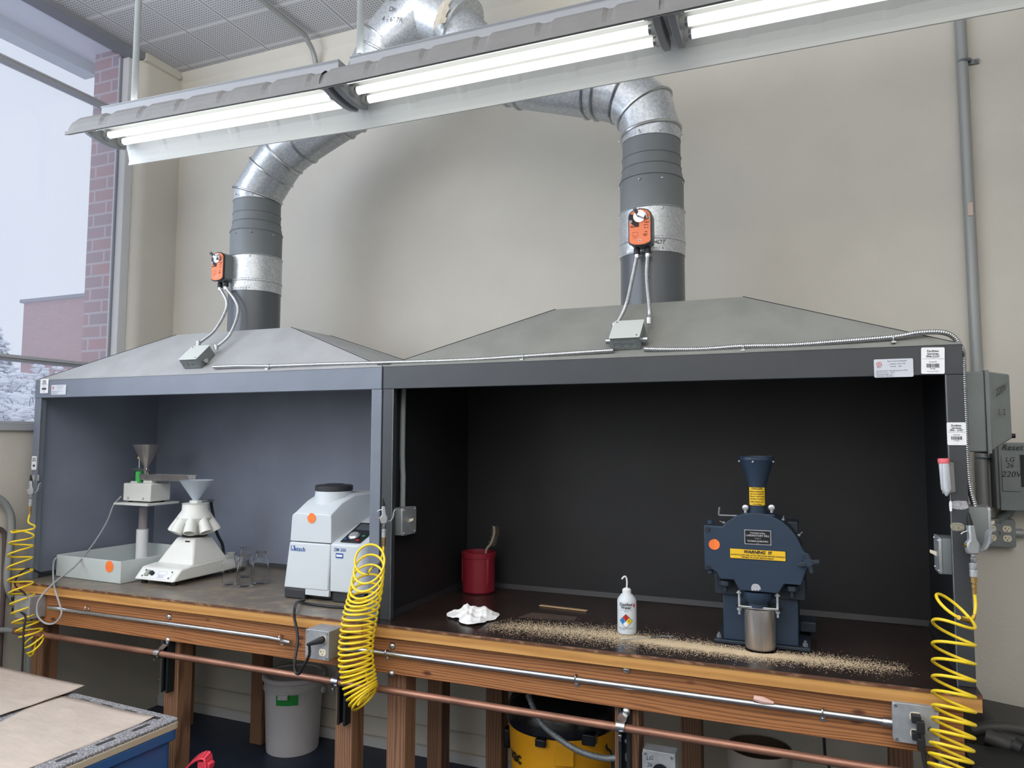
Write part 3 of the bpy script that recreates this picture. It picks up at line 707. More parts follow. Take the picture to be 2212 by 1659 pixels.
q = np.array(PY(952, 28, c[1]-.17)); u = np.cross(nrm, [0, 0, 1.]); u /= -np.linalg.norm(u); v = np.cross(nrm, u)
tp = MB(); G2 = []
for j in range(9):
    for i in range(6):
        a, b = (i/5-.5)*.075*(1+.25*math.sin(j*1.9)), (j/8-.5)*.14; s = a*.8+.0; G2.append(q+np.array([.80, 0, .35])*a/.87*1.0+np.array([.25, 0, .85])*b+np.array([0, 1, 0])*(abs(a)*.35+.004*math.sin(i*3+j*2)))
tp.add(G2, [(j*6+i, j*6+i+1, (j+1)*6+i+1, (j+1)*6+i) for j in range(8) for i in range(5)])
lab(mkobj('tape_patch', tp, mat('peeling_tape', (196, 188, 172), .7, bump=.6, bscale=60), t), 'crinkled beige tape')
d_ = c+(e_-c)*.55; nn = np.array([.1, -1., .0]); u = np.array([.86, .0, -.25]); v = np.array([.2, 0, .97])
tx = merge(*[text_mb(s_, .035, d_+np.array([0, -.165, .06-.055*i])+np.array([.02, 0, 0]), u, v) for i, s_ in enumerate(('Inc', 'Dr', '4 - 6" 7R'))])
mkobj('handwriting', tx, M['ink'], t)
# scribbles on the ducts
x0, y0 = xr, .45
def wrap(s, size, z, ang, R, tname, par, m, shear=0):
    tm = text_mb(s, size, (0, 0, 0), (1, 0, 0), (0, 0, 1), depth=0, shear=shear); V = []
    for q in tm.v:
        a = ang+q[0]/R; V.append((par[0]+R*math.sin(a), par[1]-R*math.cos(a), z+q[2]))
    tm.v = V; return mkobj(tname, tm, m, par[2])
wrap('SHOT', .026, zs[0]+.035, .35, .149, 'handwriting', (xr, .45, D2), M['ink'], .3)
for px_, par in ((xr, D2), (xl, D1)):
    s0 = MB(); R_ = .149
    for a0, a1 in ((-.62, -.25), (-.1, .42)):
        ns = 8; V = []
        for i in range(ns+1):
            a = a0+(a1-a0)*i/ns
            for z_ in (zs[0]+.001, zs[0]+.016): V.append((px_+R_*math.sin(a), .45-R_*math.cos(a), z_))
        s0.add(V, [(2*i, 2*i+2, 2*i+3, 2*i+1) for i in range(ns)])
    lab(mkobj('strap_label', s0, M['label'], par), 'white printed strap label')
    wrap('12345 . 67 8910 .C', .011, zs[0]+.0085, .15, .1495, 'lettering', (px_, .45, par), M['ink'])

# ------------------------------------------------------------------ damper actuators
def actuator(cx, cy, ang, zc, label, faded):
    t = thing('damper_actuator', label, 'actuator', (cx, cy, zc), ang, 'orange damper actuators on the ducts')
    W_, H_, D_ = .096, .158, .062
    def sh(w, h, r1):
        o = []
        for k in range(9): q = math.radians(180*k/8); o.append((w/2*math.cos(q), h/2-w*.32+w*.32*math.sin(q)))
        for k in range(7): q = math.radians(180+180*k/6); o.append((w/2*math.cos(q)*(1 if k in (0, 6) else 1), -h/2+.016+.016*math.sin(q)))
        return o
    mkobj('body', MB().prism(sh(W_, H_, 0), (0, 0, 0), (1, 0, 0), (0, 0, 1), (0, -D_, 0)), M['box_grey'], t, .003, local=True)
    mkobj('dark_rim', MB().prism(sh(W_+.004, H_+.004, 0), (0, -D_+.004, 0), (1, 0, 0), (0, 0, 1), (0, -.009, 0)), M['blackgloss'], t, .002, local=True)
    mkobj('front_cover', MB().prism(sh(W_-.006, H_-.006, 0), (0, -D_-.004, 0), (1, 0, 0), (0, 0, 1), (0, -.004, 0)), M['actu'], t, .001, local=True)
    yf = -D_-.0085; tx = MB()
    L = lambda s, sz, x, z: text_mb(s, sz, (x, yf, z), (1, 0, 0), (0, 0, 1), bold=.0002)
    tx = merge(L('BELIMO', .0105, -.022, .003), L('120 V', .006, -.030, .022), L('AFBUP', .007, .030, .016), L('-20...50 C', .0055, .027, .006), L('LR  UL', .007, .028, -.006), L('CE', .008, .026, -.024), L('NEMA 2', .006, .024, -.034), L('IP 54', .006, .024, -.041), L('1 2 3', .006, -.022, -.046))
    ds = MB()
    for k in range(12):
        a = math.radians(165+k*9); p = np.array([-.002, 0, .045]); e = np.array([math.cos(a), 0, math.sin(a)]); f = np.array([-e[2], 0, e[0]])*.0022
        ds.add([p+e*.026-f+[0, yf, 0], p+e*.026+f+[0, yf, 0], p+e*.044+f*1.5+[0, yf, 0], p+e*.044-f*1.5+[0, yf, 0]], [(0, 1, 2, 3)])
    mkobj('dial_scale', ds, M['ink'], t, local=True)
    mkobj('printed_frame', MB().tube([(-.032, yf, -.022), (-.008, yf, -.022), (-.008, yf, -.038), (-.032, yf, -.038)], .0005, 4, closed=True), M['ink'], t, local=True)
    mkobj("printing", tx, M["ink"], t, local=True)
    for x, z in ((-.038, .026), (.038, .034), (0, -.058)):
        b = MB().cyl((x, yf+.002, z), (x, yf-.001, z), .0055, n=14); o = mkobj('screw_boss', b, M['label'], t, local=True); mkobj('hole', MB().cyl((x, yf, z), (x, yf-.0016, z), .003, n=12), M['ink'], o, local=True)
    mkobj('dial', MB().cyl((0, yf+.003, .045), (0, yf-.004, .045), .026, n=24), M['steel'], t, local=True)
    cl = MB(); cl.box((.012, yf-.016, .044), (.034, .022, .016), R=Matrix.Rotation(.5, 3, 'Y')); cl.cyl((.028, yf-.012, .058), (.032, yf-.012, .030), .004, n=8); mkobj('clamp', cl, M['steel'], t, .002, local=True)
    mkobj('shaft', MB().tube([(-.002, yf+.002, .045), (-.014, yf-.036, .070)], .0075, 10), M['galv_dark'], t, local=True)
    for x in (-.022, .024): 
        mkobj('gland', MB().lathe([(.011, 0), (.014, -.008), (.014, -.030), (.011, -.032)], (x, -.028, -H_/2+.002), n=12), M['black'], t, local=True)
    return t
az = PY(1383, 492, .25)[2]; ax_ = PY(1383, 492, .245)[0]
actuator(ax_, .305, .0, az, 'orange damper actuator on the right duct', 0)
al = PY(503, 572, .25)
actuator(-1.225, .318, -.12, al[2], 'orange damper actuator on the left duct, nearer the window', 1)
def ends(cx, cy, ang, zc):
    R = Matrix.Rotation(ang, 3, 'Z'); return [np.array(R @ Vector((x, -.028, 0)))+np.array([cx, cy, zc-.109]) for x in (-.022, .024)]
# junction boxes on the roofs
sl = math.atan2(1.358-1.10, .283)
def jbox(c, w, label):
    t = thing('junction_box', label, 'junction box', c, 0, 'junction boxes on the hood roofs'); R = Matrix.Rotation(sl, 3, 'X')
    def T(mb): mb.v = [tuple(R @ Vector(q)) for q in mb.v]; return mb
    mkobj('box_body', T(MB().bx(-w/2, w/2, -.058, .058, .0, .058)), M['box_grey'], t, .003, local=True)
    mkobj('cover_plate', T(MB().prism(rrect(w+.004, .122, .006, 3), (0, 0, .058), (1, 0, 0), (0, 1, 0), (0, 0, .003))), M['duct_paint'] and mat('cover_pale_grey', (186, 190, 186), .5), t, .001, local=True)
    k = MB()
    for x in (-.034, 0, .034): k.v += []; k.tube([np.array([x, -.0585, .028])+np.array([math.cos(a)*.012, 0, math.sin(a)*.012]) for a in [2*math.pi*i/16 for i in range(16)]], .0009, 4, closed=True)
    mkobj('knockouts', T(k), M['galv_dark'], t, local=True)
    s = MB()
    for x, y in ((-w/2+.012, .048), (w/2-.012, -.048)): s.ball((x, y, .062), .004, n=8, m=5)
    mkobj('screw', T(s), M['steel'], t, local=True)
    g = MB()
    for x in (-w/2-.012, w/2+.012): g.cyl((x-.012, -.028, .025), (x+.012, -.028, .025), .012, n=12)
    mkobj('connector', T(g), M['steel'], t, local=True); return t
jr = PY(1359, 742, .075); jl = PY(432, 777, .075)
def onroof(x, y): return 1.10+(1.358-1.10)*y/.283
jy = .075
jbox((jr[0], jy, onroof(0, jy)+.002), .118, 'pale grey junction box on the right hood roof below the orange actuator')
jl_o = jbox((jl[0], jy, onroof(0, jy)+.002), .118, 'pale grey junction box on the left hood roof near the window')
def whip(a, b, mid, label):
    t = thing('flexible_conduit', label, 'flexible conduit', tuple(a), 0, 'ribbed conduits between actuators and junction boxes')
    mkobj('ribbed_hose', flex([a]+mid+[b], .0088, .0062, 10), M['steel'], t)
    s = MB(); s.cyl(a+np.array([0, 0, .012]), a-np.array([0, 0, .014]), .0125, n=12); s.cyl(a+np.array([-.004, -.004, -.004]), a+np.array([.026, -.008, -.008]), .0035, n=8); s.cyl(b+np.array([0, 0, .014]), b-np.array([0, 0, .012]), .0125, n=12)
    mkobj('connector', s, M['steel'], t)
er = ends(ax_, .305, 0, az); elft = ends(-1.225, .318, -.12, al[2])
jz = lambda x, y: onroof(x, y)
qa = PY(1330, 738, .11); qb = PY(1402, 735, .13)
whip(er[0], np.array([qa[0]-.0, .10, jz(0, .10)+.045]), [PY(1366, 600, .235), PY(1352, 660, .20)], 'left of the two ribbed conduits hanging from the right orange actuator')
whip(er[1], np.array([qb[0]+.004, .12, jz(0, .12)+.045]), [PY(1397, 600, .235), PY(1403, 670, .19)], 'right of the two ribbed conduits hanging from the right orange actuator')
qa = PY(428, 757, .125); qb = PY(460, 768, .10)
whip(elft[0], np.array([qa[0], .125, jz(0, .125)+.06]), [PY(490, 660, .23), PY(465, 712, .18)], 'left of the two ribbed conduits below the left orange actuator')
whip(elft[1], np.array([qb[0]+.01, .11, jz(0, .11)+.045]), [PY(514, 665, .24), PY(498, 720, .19)], 'right of the two ribbed conduits below the left orange actuator')
# long armoured cable along the hood fronts
t = thing('armoured_cable', 'long ribbed metal cable running across the front edge of both hood roofs', 'armoured cable', (0, 0, 1.12))
pa = [(462, 793), (520, 791), (583, 791), (700, 787), (850, 783), (1000, 778), (1130, 770), (1250, 762), (1326, 757)]
def oncab(px, py): return PY(px, py, .018)
mkobj('cable', flex([oncab(*q) for q in pa], .0095, .0072, 10), M['steel'], t)
pb = [(1392, 754), (1440, 755), (1520, 754), (1606, 748), (1700, 746), (1800, 739), (1929, 728), (1985, 719)]
pts = [oncab(*q) for q in pb]+[PY(2035, 718, .03), PY(2062, 730, .05), PY(2078, 756, .07)]
xs = 2.236
pts += [np.array([xs, .10, 1.06]), np.array([xs, .11, .98]), np.array([xs, .11, .86]), np.array([xs, .11, .72]), np.array([xs+.004, .10, .62]), np.array([xs+.02, .10, .54]), np.array([xs+.022, .10, .49])]
mkobj('cable', flex(pts, .0095, .0072, 10), M['steel'], t)
s = MB()
for px, py in ((583, 792), (1131, 771), (1606, 750), (1929, 732)):
    q = oncab(px, py); s.tube([q+np.array([0, .011*math.cos(a), .0115*math.sin(a)]) for a in [math.radians(g) for g in range(-90, 271, 24)]], .0026, 6, closed=True); s.bx(q[0]-.007, q[0]+.007, -.007, .02, q[2]-.016, q[2]-.010)
mkobj('strap', s, M['steel'], t)
# ================================================================== WORKBENCHES
YT = -.065    # front of the edge strip
YA = -.032    # front of the apron board
def bench(x0, x1, ax0, ax1, label, top, legs, rear, bolts):
    t = thing('workbench', label, 'workbench', ((x0+x1)/2, .45, FZ))
    mkobj('tabletop', MB().bx(x0, x1, YT-.004, 1.0, -.010, .0), top, t, .0015)
    lab(mkobj('tabletop_edge', MB().bx(x0, x1, YT-.006, YT-.0035, -.0115, -.001), M['topedge'], t), 'chipped brown laminate edge')
    mkobj('edge_strip', MB().bx(x0, x1, YT, YT+.03, -.056, -.0115), M['trimwood'], t, .002)
    mkobj('subtop', MB().bx(x0+.01, x1-.01, YT+.03, .98, -.05, -.0105), M['leg'], t)
    mkobj('apron', MB().bx(ax0, ax1, YA, YA+.038, -.212, -.056), M['apron'], t, .003)
    mkobj('rear_apron', MB().bx(ax0, ax1, .90, .938, -.212, -.056), M['apron'], t, .003)
    for a, b in legs: mkobj('leg', MB().bx(a, b, .008, .008+.09, FZ, -.0565), M['leg'], t, .003)
    for a, b in rear: mkobj('leg', MB().bx(a, b, .80, .89, FZ, -.0565), M['leg'], t, .003)
    for px, py in bolts:
        q = PY(px, py, YA); mkobj('bolt', MB().lathe([(.0155, 0), (.0145, .004), (.010, .009), (.004, .0115), (.0005, .012)], (q[0], YA, q[2]), (0, -1, 0), n=18), M['steel'], t)
    return t
bench(-2.31, -.045, -2.13, -.035, 'left wooden workbench with worn grey top under the left hood', M['top_l'],
      [(-2.23, -2.14), (-1.245, -1.155), (-.225, -.135)], [(-2.03, -1.94), (-1.405, -1.32), (-.20, -.11)],
      [(366, 1332), (363, 1383), (740, 1379), (737, 1438)])
bench(-.043, 2.222, -.005, 2.175, 'right wooden workbench with dark brown top under the right hood', M['top_r'],
      [(.040, .130), (1.040, 1.130), (2.07, 2.16)], [(.145, .235), (1.15, 1.24), (2.02, 2.11)],
      [(848, 1395), (846, 1455), (1353, 1446), (1353, 1537), (2024, 1552), (2026, 1632)])
# black gap strip between benches
# copper pipe
pz = -.262; pyy = -.075
t = thing('copper_pipe', 'long tarnished copper pipe running under the aprons of both benches', 'pipe', (0, pyy, pz))
mkobj('pipe', MB().cyl((-2.25, pyy, pz+.002), (2.6, pyy, pz-.006), .0145, n=18), M['copper'], t)
s = MB(); s.cyl((-2.25, pyy, pz), (-2.02, pyy, pz), .0175, n=16); s.cyl((-.03, pyy, pz), (.01, pyy, pz), .0175, n=16); mkobj('coupling', s, M['copper'], t)
for i, x in enumerate((-1.20, -.165, 1.085, 2.115)):
    t = thing('strut_bracket', ('black strut with a pipe clamp on the second leg of the left bench', 'black strut with a pipe clamp on the right leg of the left bench', 'black strut with a pipe clamp on the middle leg of the right bench', 'black strut with a pipe clamp on the rightmost bench leg')[i], 'bracket', (x, 0, -.30), 0, 'struts carrying the copper pipe')
    zb = -.46
    m = MB(); m.bx(x-.021, x+.021, .003, .008, zb, -.213); m.bx(x-.021, x-.016, -.030, .004, zb, -.213); m.bx(x+.016, x+.021, -.030, .004, zb, -.213); m.bx(x-.021, x-.010, -.034, -.030, zb, -.213); m.bx(x+.010, x+.021, -.034, -.030, zb, -.213)
    mkobj('strut_channel', m, M['dark_steel'], t)
    m = MB(); m.cyl((x, .002, -.34), (x, -.004, -.34), .007, n=12); m.prism(rrect(.012, .03, .005, 3, 0, -.40), (x, .0029, 0), (1, 0, 0), (0, 0, 1), (0, -.001, 0)); mkobj('strut_bolt', m, M['steel'], t)
    m = MB(); R2 = .0165
    pth = [(x, -.03, -.228)]+[(x, pyy+R2*math.cos(math.radians(a)), pz+R2*math.sin(math.radians(a))) for a in range(60, 300, 20)]+[(x, -.03, -.29)]
    V = []
    for q in pth:
        for dx in (-.016, .016): V.append((q[0]+dx, q[1], q[2]))
    f = [(2*k, 2*k+1, 2*k+3, 2*k+2) for k in range(len(pth)-1)]; m.add(V, f)
    V2 = [(v[0], v[1]+(v[1]-pyy)*.18, v[2]+(v[2]-pz)*.18) for v in V]; m.add(V2, f)
    m.cyl((x, -.10, pz-.022), (x, -.092, pz-.045), .004, n=8); m.cyl((x-.0, -.095, pz-.024), (x, -.094, pz-.030), .008, n=6)
    mkobj('pipe_clamp', m, M['steel'], t)
# galvanised conduits on the apron
def strap(px, py, t, y):
    q = PY(px, py, y); m = MB(); m.tube([q+np.array([0, .0125*math.cos(a), .0125*math.sin(a)]) for a in [math.radians(g) for g in range(0, 360, 30)]], .0028, 6, closed=True); m.bx(q[0]-.008, q[0]+.008, YA-.004, YA-.0005, q[2]-.036, q[2]-.008); m.ball((q[0], YA-.005, q[2]-.026), .005, n=8, m=5); mkobj('strap', m, M['steel'], t)
zc = -.126; yc = YA-.0135; ybx = -.075
t = thing('conduit', 'bright metal conduit on the apron of the left bench between the two outlet boxes', 'conduit', (-1.2, yc, zc), 0, 'pipes and conduits')
mkobj('pipe', MB().tube(smooth_path([(-1.99, ybx, zc+.01), (-1.93, ybx+.005, zc+.01), (-1.80, yc, zc), (-1.2, yc, zc), (-.56, yc, zc), (-.47, ybx+.012, zc+.0), (-.41, ybx, zc)], .04), .0115, 14), M['steel'], t)
strap(188, 1314, t, yc); strap(606, 1377, t, yc)
t = thing('conduit', 'bright metal conduit across the whole apron of the right bench', 'conduit', (.9, yc, zc), 0, 'pipes and conduits')
mkobj('pipe', MB().tube(smooth_path([(-.26, ybx, zc-.006), (-.20, ybx+.005, zc-.006), (-.09, yc, zc), (.5, yc, zc), (1.5, yc, zc), (1.90, yc, zc), (1.96, yc-.004, zc)], .04), .0115, 14), M['steel'], t)
for q in ((835, 1409), (1244, 1464), (1777, 1537)): strap(*q, t, yc)
m = MB(); m.cyl((1.945, yc-.004, zc), (1.985, yc-.004, zc), .0155, n=14); m.cyl((-.27, ybx, zc-.006), (-.235, ybx, zc-.006), .0165, n=14); mkobj('connector', m, M['steel'], t)
q = PY(1648, 1514, yc-.012); sc = MB(); sc.tube([q+np.array([-.03, 0, .006]), q+np.array([0, .002, .001]), q+np.array([.035, .003, -.003])], [.009, .0125, .004], 8); lab(mkobj('tape_scrap', sc, mat('pink_tape', (216, 178, 168), .7), t), 'torn pinkish tape scrap')

def receptacle(par, o, u, v, nr, s=1.0, plug=False):
    o, u, v, nr = map(np.array, (o, u, v, nr)); P = []
    for k in range(24):
        a = 2*math.pi*k/24; x, y = .0172*math.cos(a), .0172*math.sin(a); y = max(-.0142, min(.0142, y*1.05)); P.append((x*s, y*s))
    r = mkobj('receptacle', MB().prism(P, o, u, v, nr*.003), M['cream'], par); m = MB(); o2 = o+nr*.0031
    for x, w in ((-.0065, .0085), (.0065, .007)): m.prism([(-.001, -w/2*s), (.001, -w/2*s), (.001, w/2*s), (-.001, w/2*s)], o2+u*x*s+v*.003*s, u, v, nr*.0004)
    m.prism([(-.003*s, -.001), (0, -.001), (0, .001), (-.003*s, .001)], o2-u*.0075*s+v*.003*s, u, v, nr*.0004); m.prism(circ(.0026*s, 10), o2-v*.008*s, u, v, nr*.0004)
    mkobj('slots', m, M['ink'], r); return r
def obox(x0, x1, z0, z1, yf, yb, label, recs, group='metal outlet boxes on the bench aprons', inset=True):
    t = thing('outlet_box', label, 'outlet box', ((x0+x1)/2, yb, (z0+z1)/2), 0, group)
    mkobj('box_body', MB().bx(x0, x1, yf+.006, yb, z0, z1), M['zinc'], t, .002)
    w, h = x1-x0, z1-z0; c = np.array([(x0+x1)/2, yf+.006, (z0+z1)/2])
    mkobj('cover_plate', MB().prism(rrect(w+.002, h+.002, .012 if inset else .003, 3), c, (1, 0, 0), (0, 0, 1), (0, -.006, 0)), M['zinc'], t, .0015)
    s = MB()
    for dx, dz in ((-.43, .43), (.43, -.43), (.43, .43), (-.43, -.43)): s.cyl((c[0]+dx*w, yf+.001, c[2]+dz*h), (c[0]+dx*w, yf-.003, c[2]+dz*h), .0042, n=10)
    mkobj('screw', s, M['steel'], t)
    for dx, dz in recs: receptacle(t, (c[0]+dx, yf, c[2]+dz), (1, 0, 0), (0, 0, 1), (0, -1, 0))
    return t
# middle box (4 in) with the grinder plug
x0, x1 = PY(660, 1390, -.17)[0], PY(710, 1390, -.17)[0]
zt_, zb_ = PY(668, 1364, -.17)[2], PY(665, 1418, -.17)[2]
x1 = x0+.118
OB2 = obox(x0, x1, zb_-.006, zb_+.112, -.17, YA-.001, 'metal outlet box beside the middle coiled hose holding one black plug', [(.030, .026), (.030, -.028)], inset=False)
mcx, mcz = x0+.059, zb_+.053
x3 = PY(1929, 1560, -.085)[0]; z3 = PY(1990, 1567, -.085)[2]
OB3 = obox(x3, x3+.128, z3-.060, z3+.060, -.085, YA-.001, 'metal outlet box at the right apron end with two black plugs', [(-.0, .024), (-.0, -.028)])
q3 = np.array([x3+.064, -.085, z3]); mkobj('handwriting', text_mb('6', .020, q3+np.array([.036, -.001, -.006]), (1, 0, 0), (0, 0, 1), shear=.3), M['ink'], OB3)
# left box
OB1 = obox(-2.19, -2.07, -.175, -.060, -.125, YA-.001, 'metal outlet box at the left apron end with plugs on its left side', [], inset=False)
xl_ = -2.19
for dz in (.028, -.028): receptacle(OB1, (xl_-.001, -.085, -.117+dz), (0, -1, 0), (0, 0, 1), (-1, 0, 0))
# plugs and cords
def cord(pts, r, m, name, label, cat, plug=None, group=None):
    t = thing(name, label, cat, tuple(np.array(pts[0], float)), 0, group)
    mkobj('cable', MB().tube(smooth_path(pts, .012), r, 10), m, t)
    if plug: mkobj('plug', plug, M['black'], t, .002)
    return t
p = np.array([mcx+.030, -.172, mcz+.026]); pe = p+np.array([-.050, -.035, -.018])
pl = MB().loft([[p+np.array([dx*.015, 0, dz*.015]) for dx, dz in circ(1, 12)], [p+np.array([dx*.015, -.014, dz*.015]) for dx, dz in circ(1, 12)], [p+np.array([-.022+dx*.011, -.026, -.008+dz*.011]) for dx, dz in circ(1, 12)], [pe+np.array([dx*.006, 0, dz*.006]) for dx, dz in circ(1, 12)]])
zc1 = [pe+np.array([.006, .003, .003]), PY(668, 1415, -.20), PY(655, 1440, -.20), PY(645, 1456, -.19), PY(637, 1448, -.18), PY(637, 1425, -.17), PY(643, 1388, -.13), PY(641, 1360, -.11), PY(636, 1335, -.10), (PY(636, 1318, -.09)), np.array(PZ(642, 1301, .03)), np.array(PZ(658, 1296, .012)), np.array([-.50, .10, .008]), np.array([-.38, .085, .007]), np.array([-.28, .09, .007]), np.array([-.20, .13, .007]), np.array([-.16, .2, .02])]
cord(zc1, .0062, M['black'], 'power_cord', 'black power cord of the white grinder hanging down to the middle outlet box', 'power cord', pl)
for k, dz in enumerate((.024, -.028)):
    c = q3+np.array([.0, -.002, dz]); pl = MB(); pl.box(c+np.array([0, -.013, 0]), (.027, .026, .024)); pl.box(c+np.array([.010, -.030, -.018]), (.022, .022, .036))
    pts = [c+np.array([.012, -.034, -.030]), c+np.array([.016, -.036, -.07]), np.array([x3+.088+.006*k, -.118-.012*k, -.28]), np.array([x3+.094+.004*k, -.11-.012*k, -.45]), np.array([x3+.09, -.10-.012*k, -.8])]
    cord(pts, .0055, M['black'], 'power_cord', ('black cord from the upper plug of the right outlet box', 'black cord from the lower plug of the right outlet box')[k], 'power cord', pl)
c = np.array([xl_-.004, -.085, -.089]); pl = MB(); pl.box(c+np.array([-.03, -.005, 0]), (.058, .026, .024))
cord([c+np.array([-.055, -.005, .002]), PY(55, 1285, -.10), PY(33, 1265, -.10), PY(38, 1245, -.09), PY(62, 1228, -.06), np.array([-2.222, .06, .02]), np.array([-2.226, .25, .008]), np.array([-2.228, .6, .008])], .0048, M['black'], 'power_cord', 'black cord looping from the upper plug of the left outlet box onto the bench', 'power cord', pl)
c = np.array([xl_-.004, -.085, -.145]); pl = MB(); pl.box(c+np.array([-.022, -.008, 0]), (.045, .026, .024))
cord([c+np.array([-.04, -.008, 0]), PY(54, 1330, -.14), PY(51, 1360, -.16), PY(50, 1400, -.17), PY(48, 1440, -.18), PY(46, 1500, -.2)], .0050, M['black'], 'power_cord', 'black cord dropping from the lower plug of the left outlet box', 'power cord', pl)
gc = [PY(262, 1072, .45), PY(245, 1092, .42), PY(232, 1125, .36), PY(205, 1170, .25), PY(165, 1220, .05), PY(118, 1258, -.10), PY(88, 1290, -.17), PY(80, 1312, -.18), PY(83, 1333, -.18), PY(100, 1347, -.17), PY(120, 1345, -.16), PY(133, 1325, -.15), PY(128, 1302, -.13), PY(118, 1270, -.10), PY(115, 1245, -.02), PY(116, 1215, .08), PY(124, 1204, .115), PY(143, 1204, .22)]
cord(gc, .0046, M['greycord'], 'power_cord', 'grey cord from the vibratory feeder looping below the left outlet box', 'power cord')
# LG 26 twist-lock box below the right bench
q0 = PY(1388, 1618, -.03); x0 = q0[0]
t = thing('outlet_box', 'metal LG 26 twist-lock outlet box under the right bench', 'outlet box', (x0+.06, 0, q0[2]-.05), 0, 'metal outlet boxes on the bench aprons'); zt_ = q0[2]
mkobj('box_body', MB().bx(x0, x0+.118, -.028, .03, zt_-.118, zt_), M['zinc'], t, .002)
mkobj('cover_plate', MB().prism(rrect(.12, .12, .014, 3), (x0+.059, -.028, zt_-.059), (1, 0, 0), (0, 0, 1), (0, -.006, 0)), M['zinc'], t, .0015)
r = mkobj('receptacle', MB().cyl((x0+.066, -.034, zt_-.068), (x0+.066, -.040, zt_-.068), .029, n=28), M['blackgloss'], t); r['label'] = 'round black twist-lock socket'
m = MB()
for a in (0, 120, 240):
    a0 = math.radians(a); m.tube([(x0+.066+.014*math.cos(a0+b), -.0405, zt_-.068+.014*math.sin(a0+b)) for b in (-.3, 0, .3)], .0012, 4)
mkobj('slots', m, M['alu'], r)
mkobj('handwriting', merge(text_mb('LG', .020, (x0+.026, -.0345, zt_-.026), (1, 0, .1), (0, 0, 1), shear=.2), text_mb('26', .020, (x0+.026, -.0345, zt_-.050), (1, 0, .1), (0, 0, 1), shear=.2)), M['ink'], t)
s = MB()
for dx, dz in ((.012, -.012), (.106, -.012)): s.cyl((x0+dx, -.033, zt_+dz), (x0+dx, -.037, zt_+dz), .005, n=10)
mkobj('screw', s, M['steel'], t)
# flexible conduit under the bench
t = thing('flexible_conduit', 'ribbed grey conduit sagging under the right bench in front of the yellow vacuum', 'flexible conduit', (.7, .2, -.4), 0)
mkobj('ribbed_hose', flex([PY(1140, 1500, .20), PY(1165, 1556, .18), PY(1200, 1590, .15), PY(1250, 1622, .12), PY(1300, 1637, .09), PY(1338, 1638, .06)], .0125, .008, 12), M['galv_dark'], t)

# ================================================================== SWITCHES, PANELS ON THE RIGHT
def swbox(label, o, n, u, depth, w, h, toggle_side=1, conduit=None):
    # o = back centre on the panel, n = outward normal, u = horizontal axis of the face
    o, n, u = map(np.array, (o, n, u)); v = np.array([0, 0, 1.])
    t = thing('switch_box', label, 'switch box', tuple(o), 0, 'grey switch boxes on the hoods')
    mkobj('box_body', MB().prism(rrect(w, h, .003, 2), o+n*.0006, u, v, n*depth), M['box_grey'], t)
    mkobj('cover_plate', MB().prism(rrect(w+.004, h+.004, .010, 3), o+n*depth, u, v, n*.010), M['zinc'], t, .002)
    e = o+n*(depth+.010)
    tg = MB(); tg.loft([[e+u*a*.004+v*b*.008 for a, b in ((-1, -1), (1, -1), (1, 1), (-1, 1))], [e+n*.020+v*.008+u*a*.003+v*b*.005 for a, b in ((-1, -1), (1, -1), (1, 1), (-1, 1))]]); mkobj('toggle', tg, M['cream'], t, .001)
    s = MB()
    for a, b in ((-.4, .42), (.4, -.42), (.4, .42), (-.4, -.42)): s.ball(e+u*w*a+v*h*b, .004, n=8, m=5)
    mkobj('screw', s, M['steel'], t)
    return t
sw = swbox('grey switch box with conduit on the left inner wall of the right hood', (.021, .105, .415), (1, 0, 0), (0, 1, 0), .05, .118, .118)
cpt = [(.035, .12, .475), (.035, .12, .62), (.030, .12, .70), (.031, .12, 1.05), (.03, .12, 1.095)]
o = mkobj('conduit', MB().tube(smooth_path(cpt, .03), .0125, 12), M['pipe_paint']); tag(o, 'grey conduit down the left inner wall of the right hood to its switch box', 'conduit', 'pipes and conduits')
swbox('grey switch box with ivory toggle on the right inner wall of the right hood', (2.197, .12, .398), (-1, 0, 0), (0, 1, 0), .05, .110, .118)
t = swbox('grey switch box on the outer right side of the right hood beside the quad outlet', (2.2190, .12, .505), (1, 0, 0), (0, 1, 0), .06, .118, .12)
# 220 V starter box on the outer right side
t = thing('starter_box', 'tall grey 220V starter box on the outer right side of the right hood', 'electrical box', (2.25, .2, .88))
bxz0, bxz1 = .745, 1.018; y0, y1 = .13, .36
mkobj('box_body', MB().bx(2.2187, 2.300, y0, y1, bxz0, bxz1), M['box_grey'], t, .004)
B = [(2.300, y0-.006, bxz0-.006), (2.300, y1+.006, bxz0-.006), (2.300, y1+.006, bxz1+.004), (2.300, y0-.006, bxz1+.004)]
Bb = [(2.313, q[1], q[2]) for q in B]
mkobj('cover_flange', MB().hexa(B, Bb), M['box_grey'], t, .002)
Tp = [(2.318, y0+.004, bxz0+.004), (2.318, y1, bxz0+.004), (2.318, y1, bxz1), (2.318, y0+.004, bxz1)]; Tq = [(2.392, y0+.10, bxz0+.045), (2.392, y1-.01, bxz0+.045), (2.392, y1-.01, bxz1-.004), (2.392, y0+.10, bxz1-.004)]
mkobj('door', MB().hexa([(2.313, q[1], q[2]) for q in Tp], Tq), M['box_grey'], t, .006)
mkobj('button', MB().cyl((2.392, .27, .80), (2.410, .27, .80), .008, n=12), M['ink'], t)
u_ = np.array([.074, .10, .0]); u_ /= np.linalg.norm(u_); nn = np.array([u_[1], -u_[0], 0]); o = np.array([2.352, y0+.048, .955])+nn*.004
mkobj('handwriting', merge(text_mb('220V', .036, o, u_+np.array([0, 0, .35]), (0, 0, 1), shear=.2), text_mb('L  2', .030, o-np.array([0, 0, .075]), u_, (0, 0, 1))), M['ink'], t)
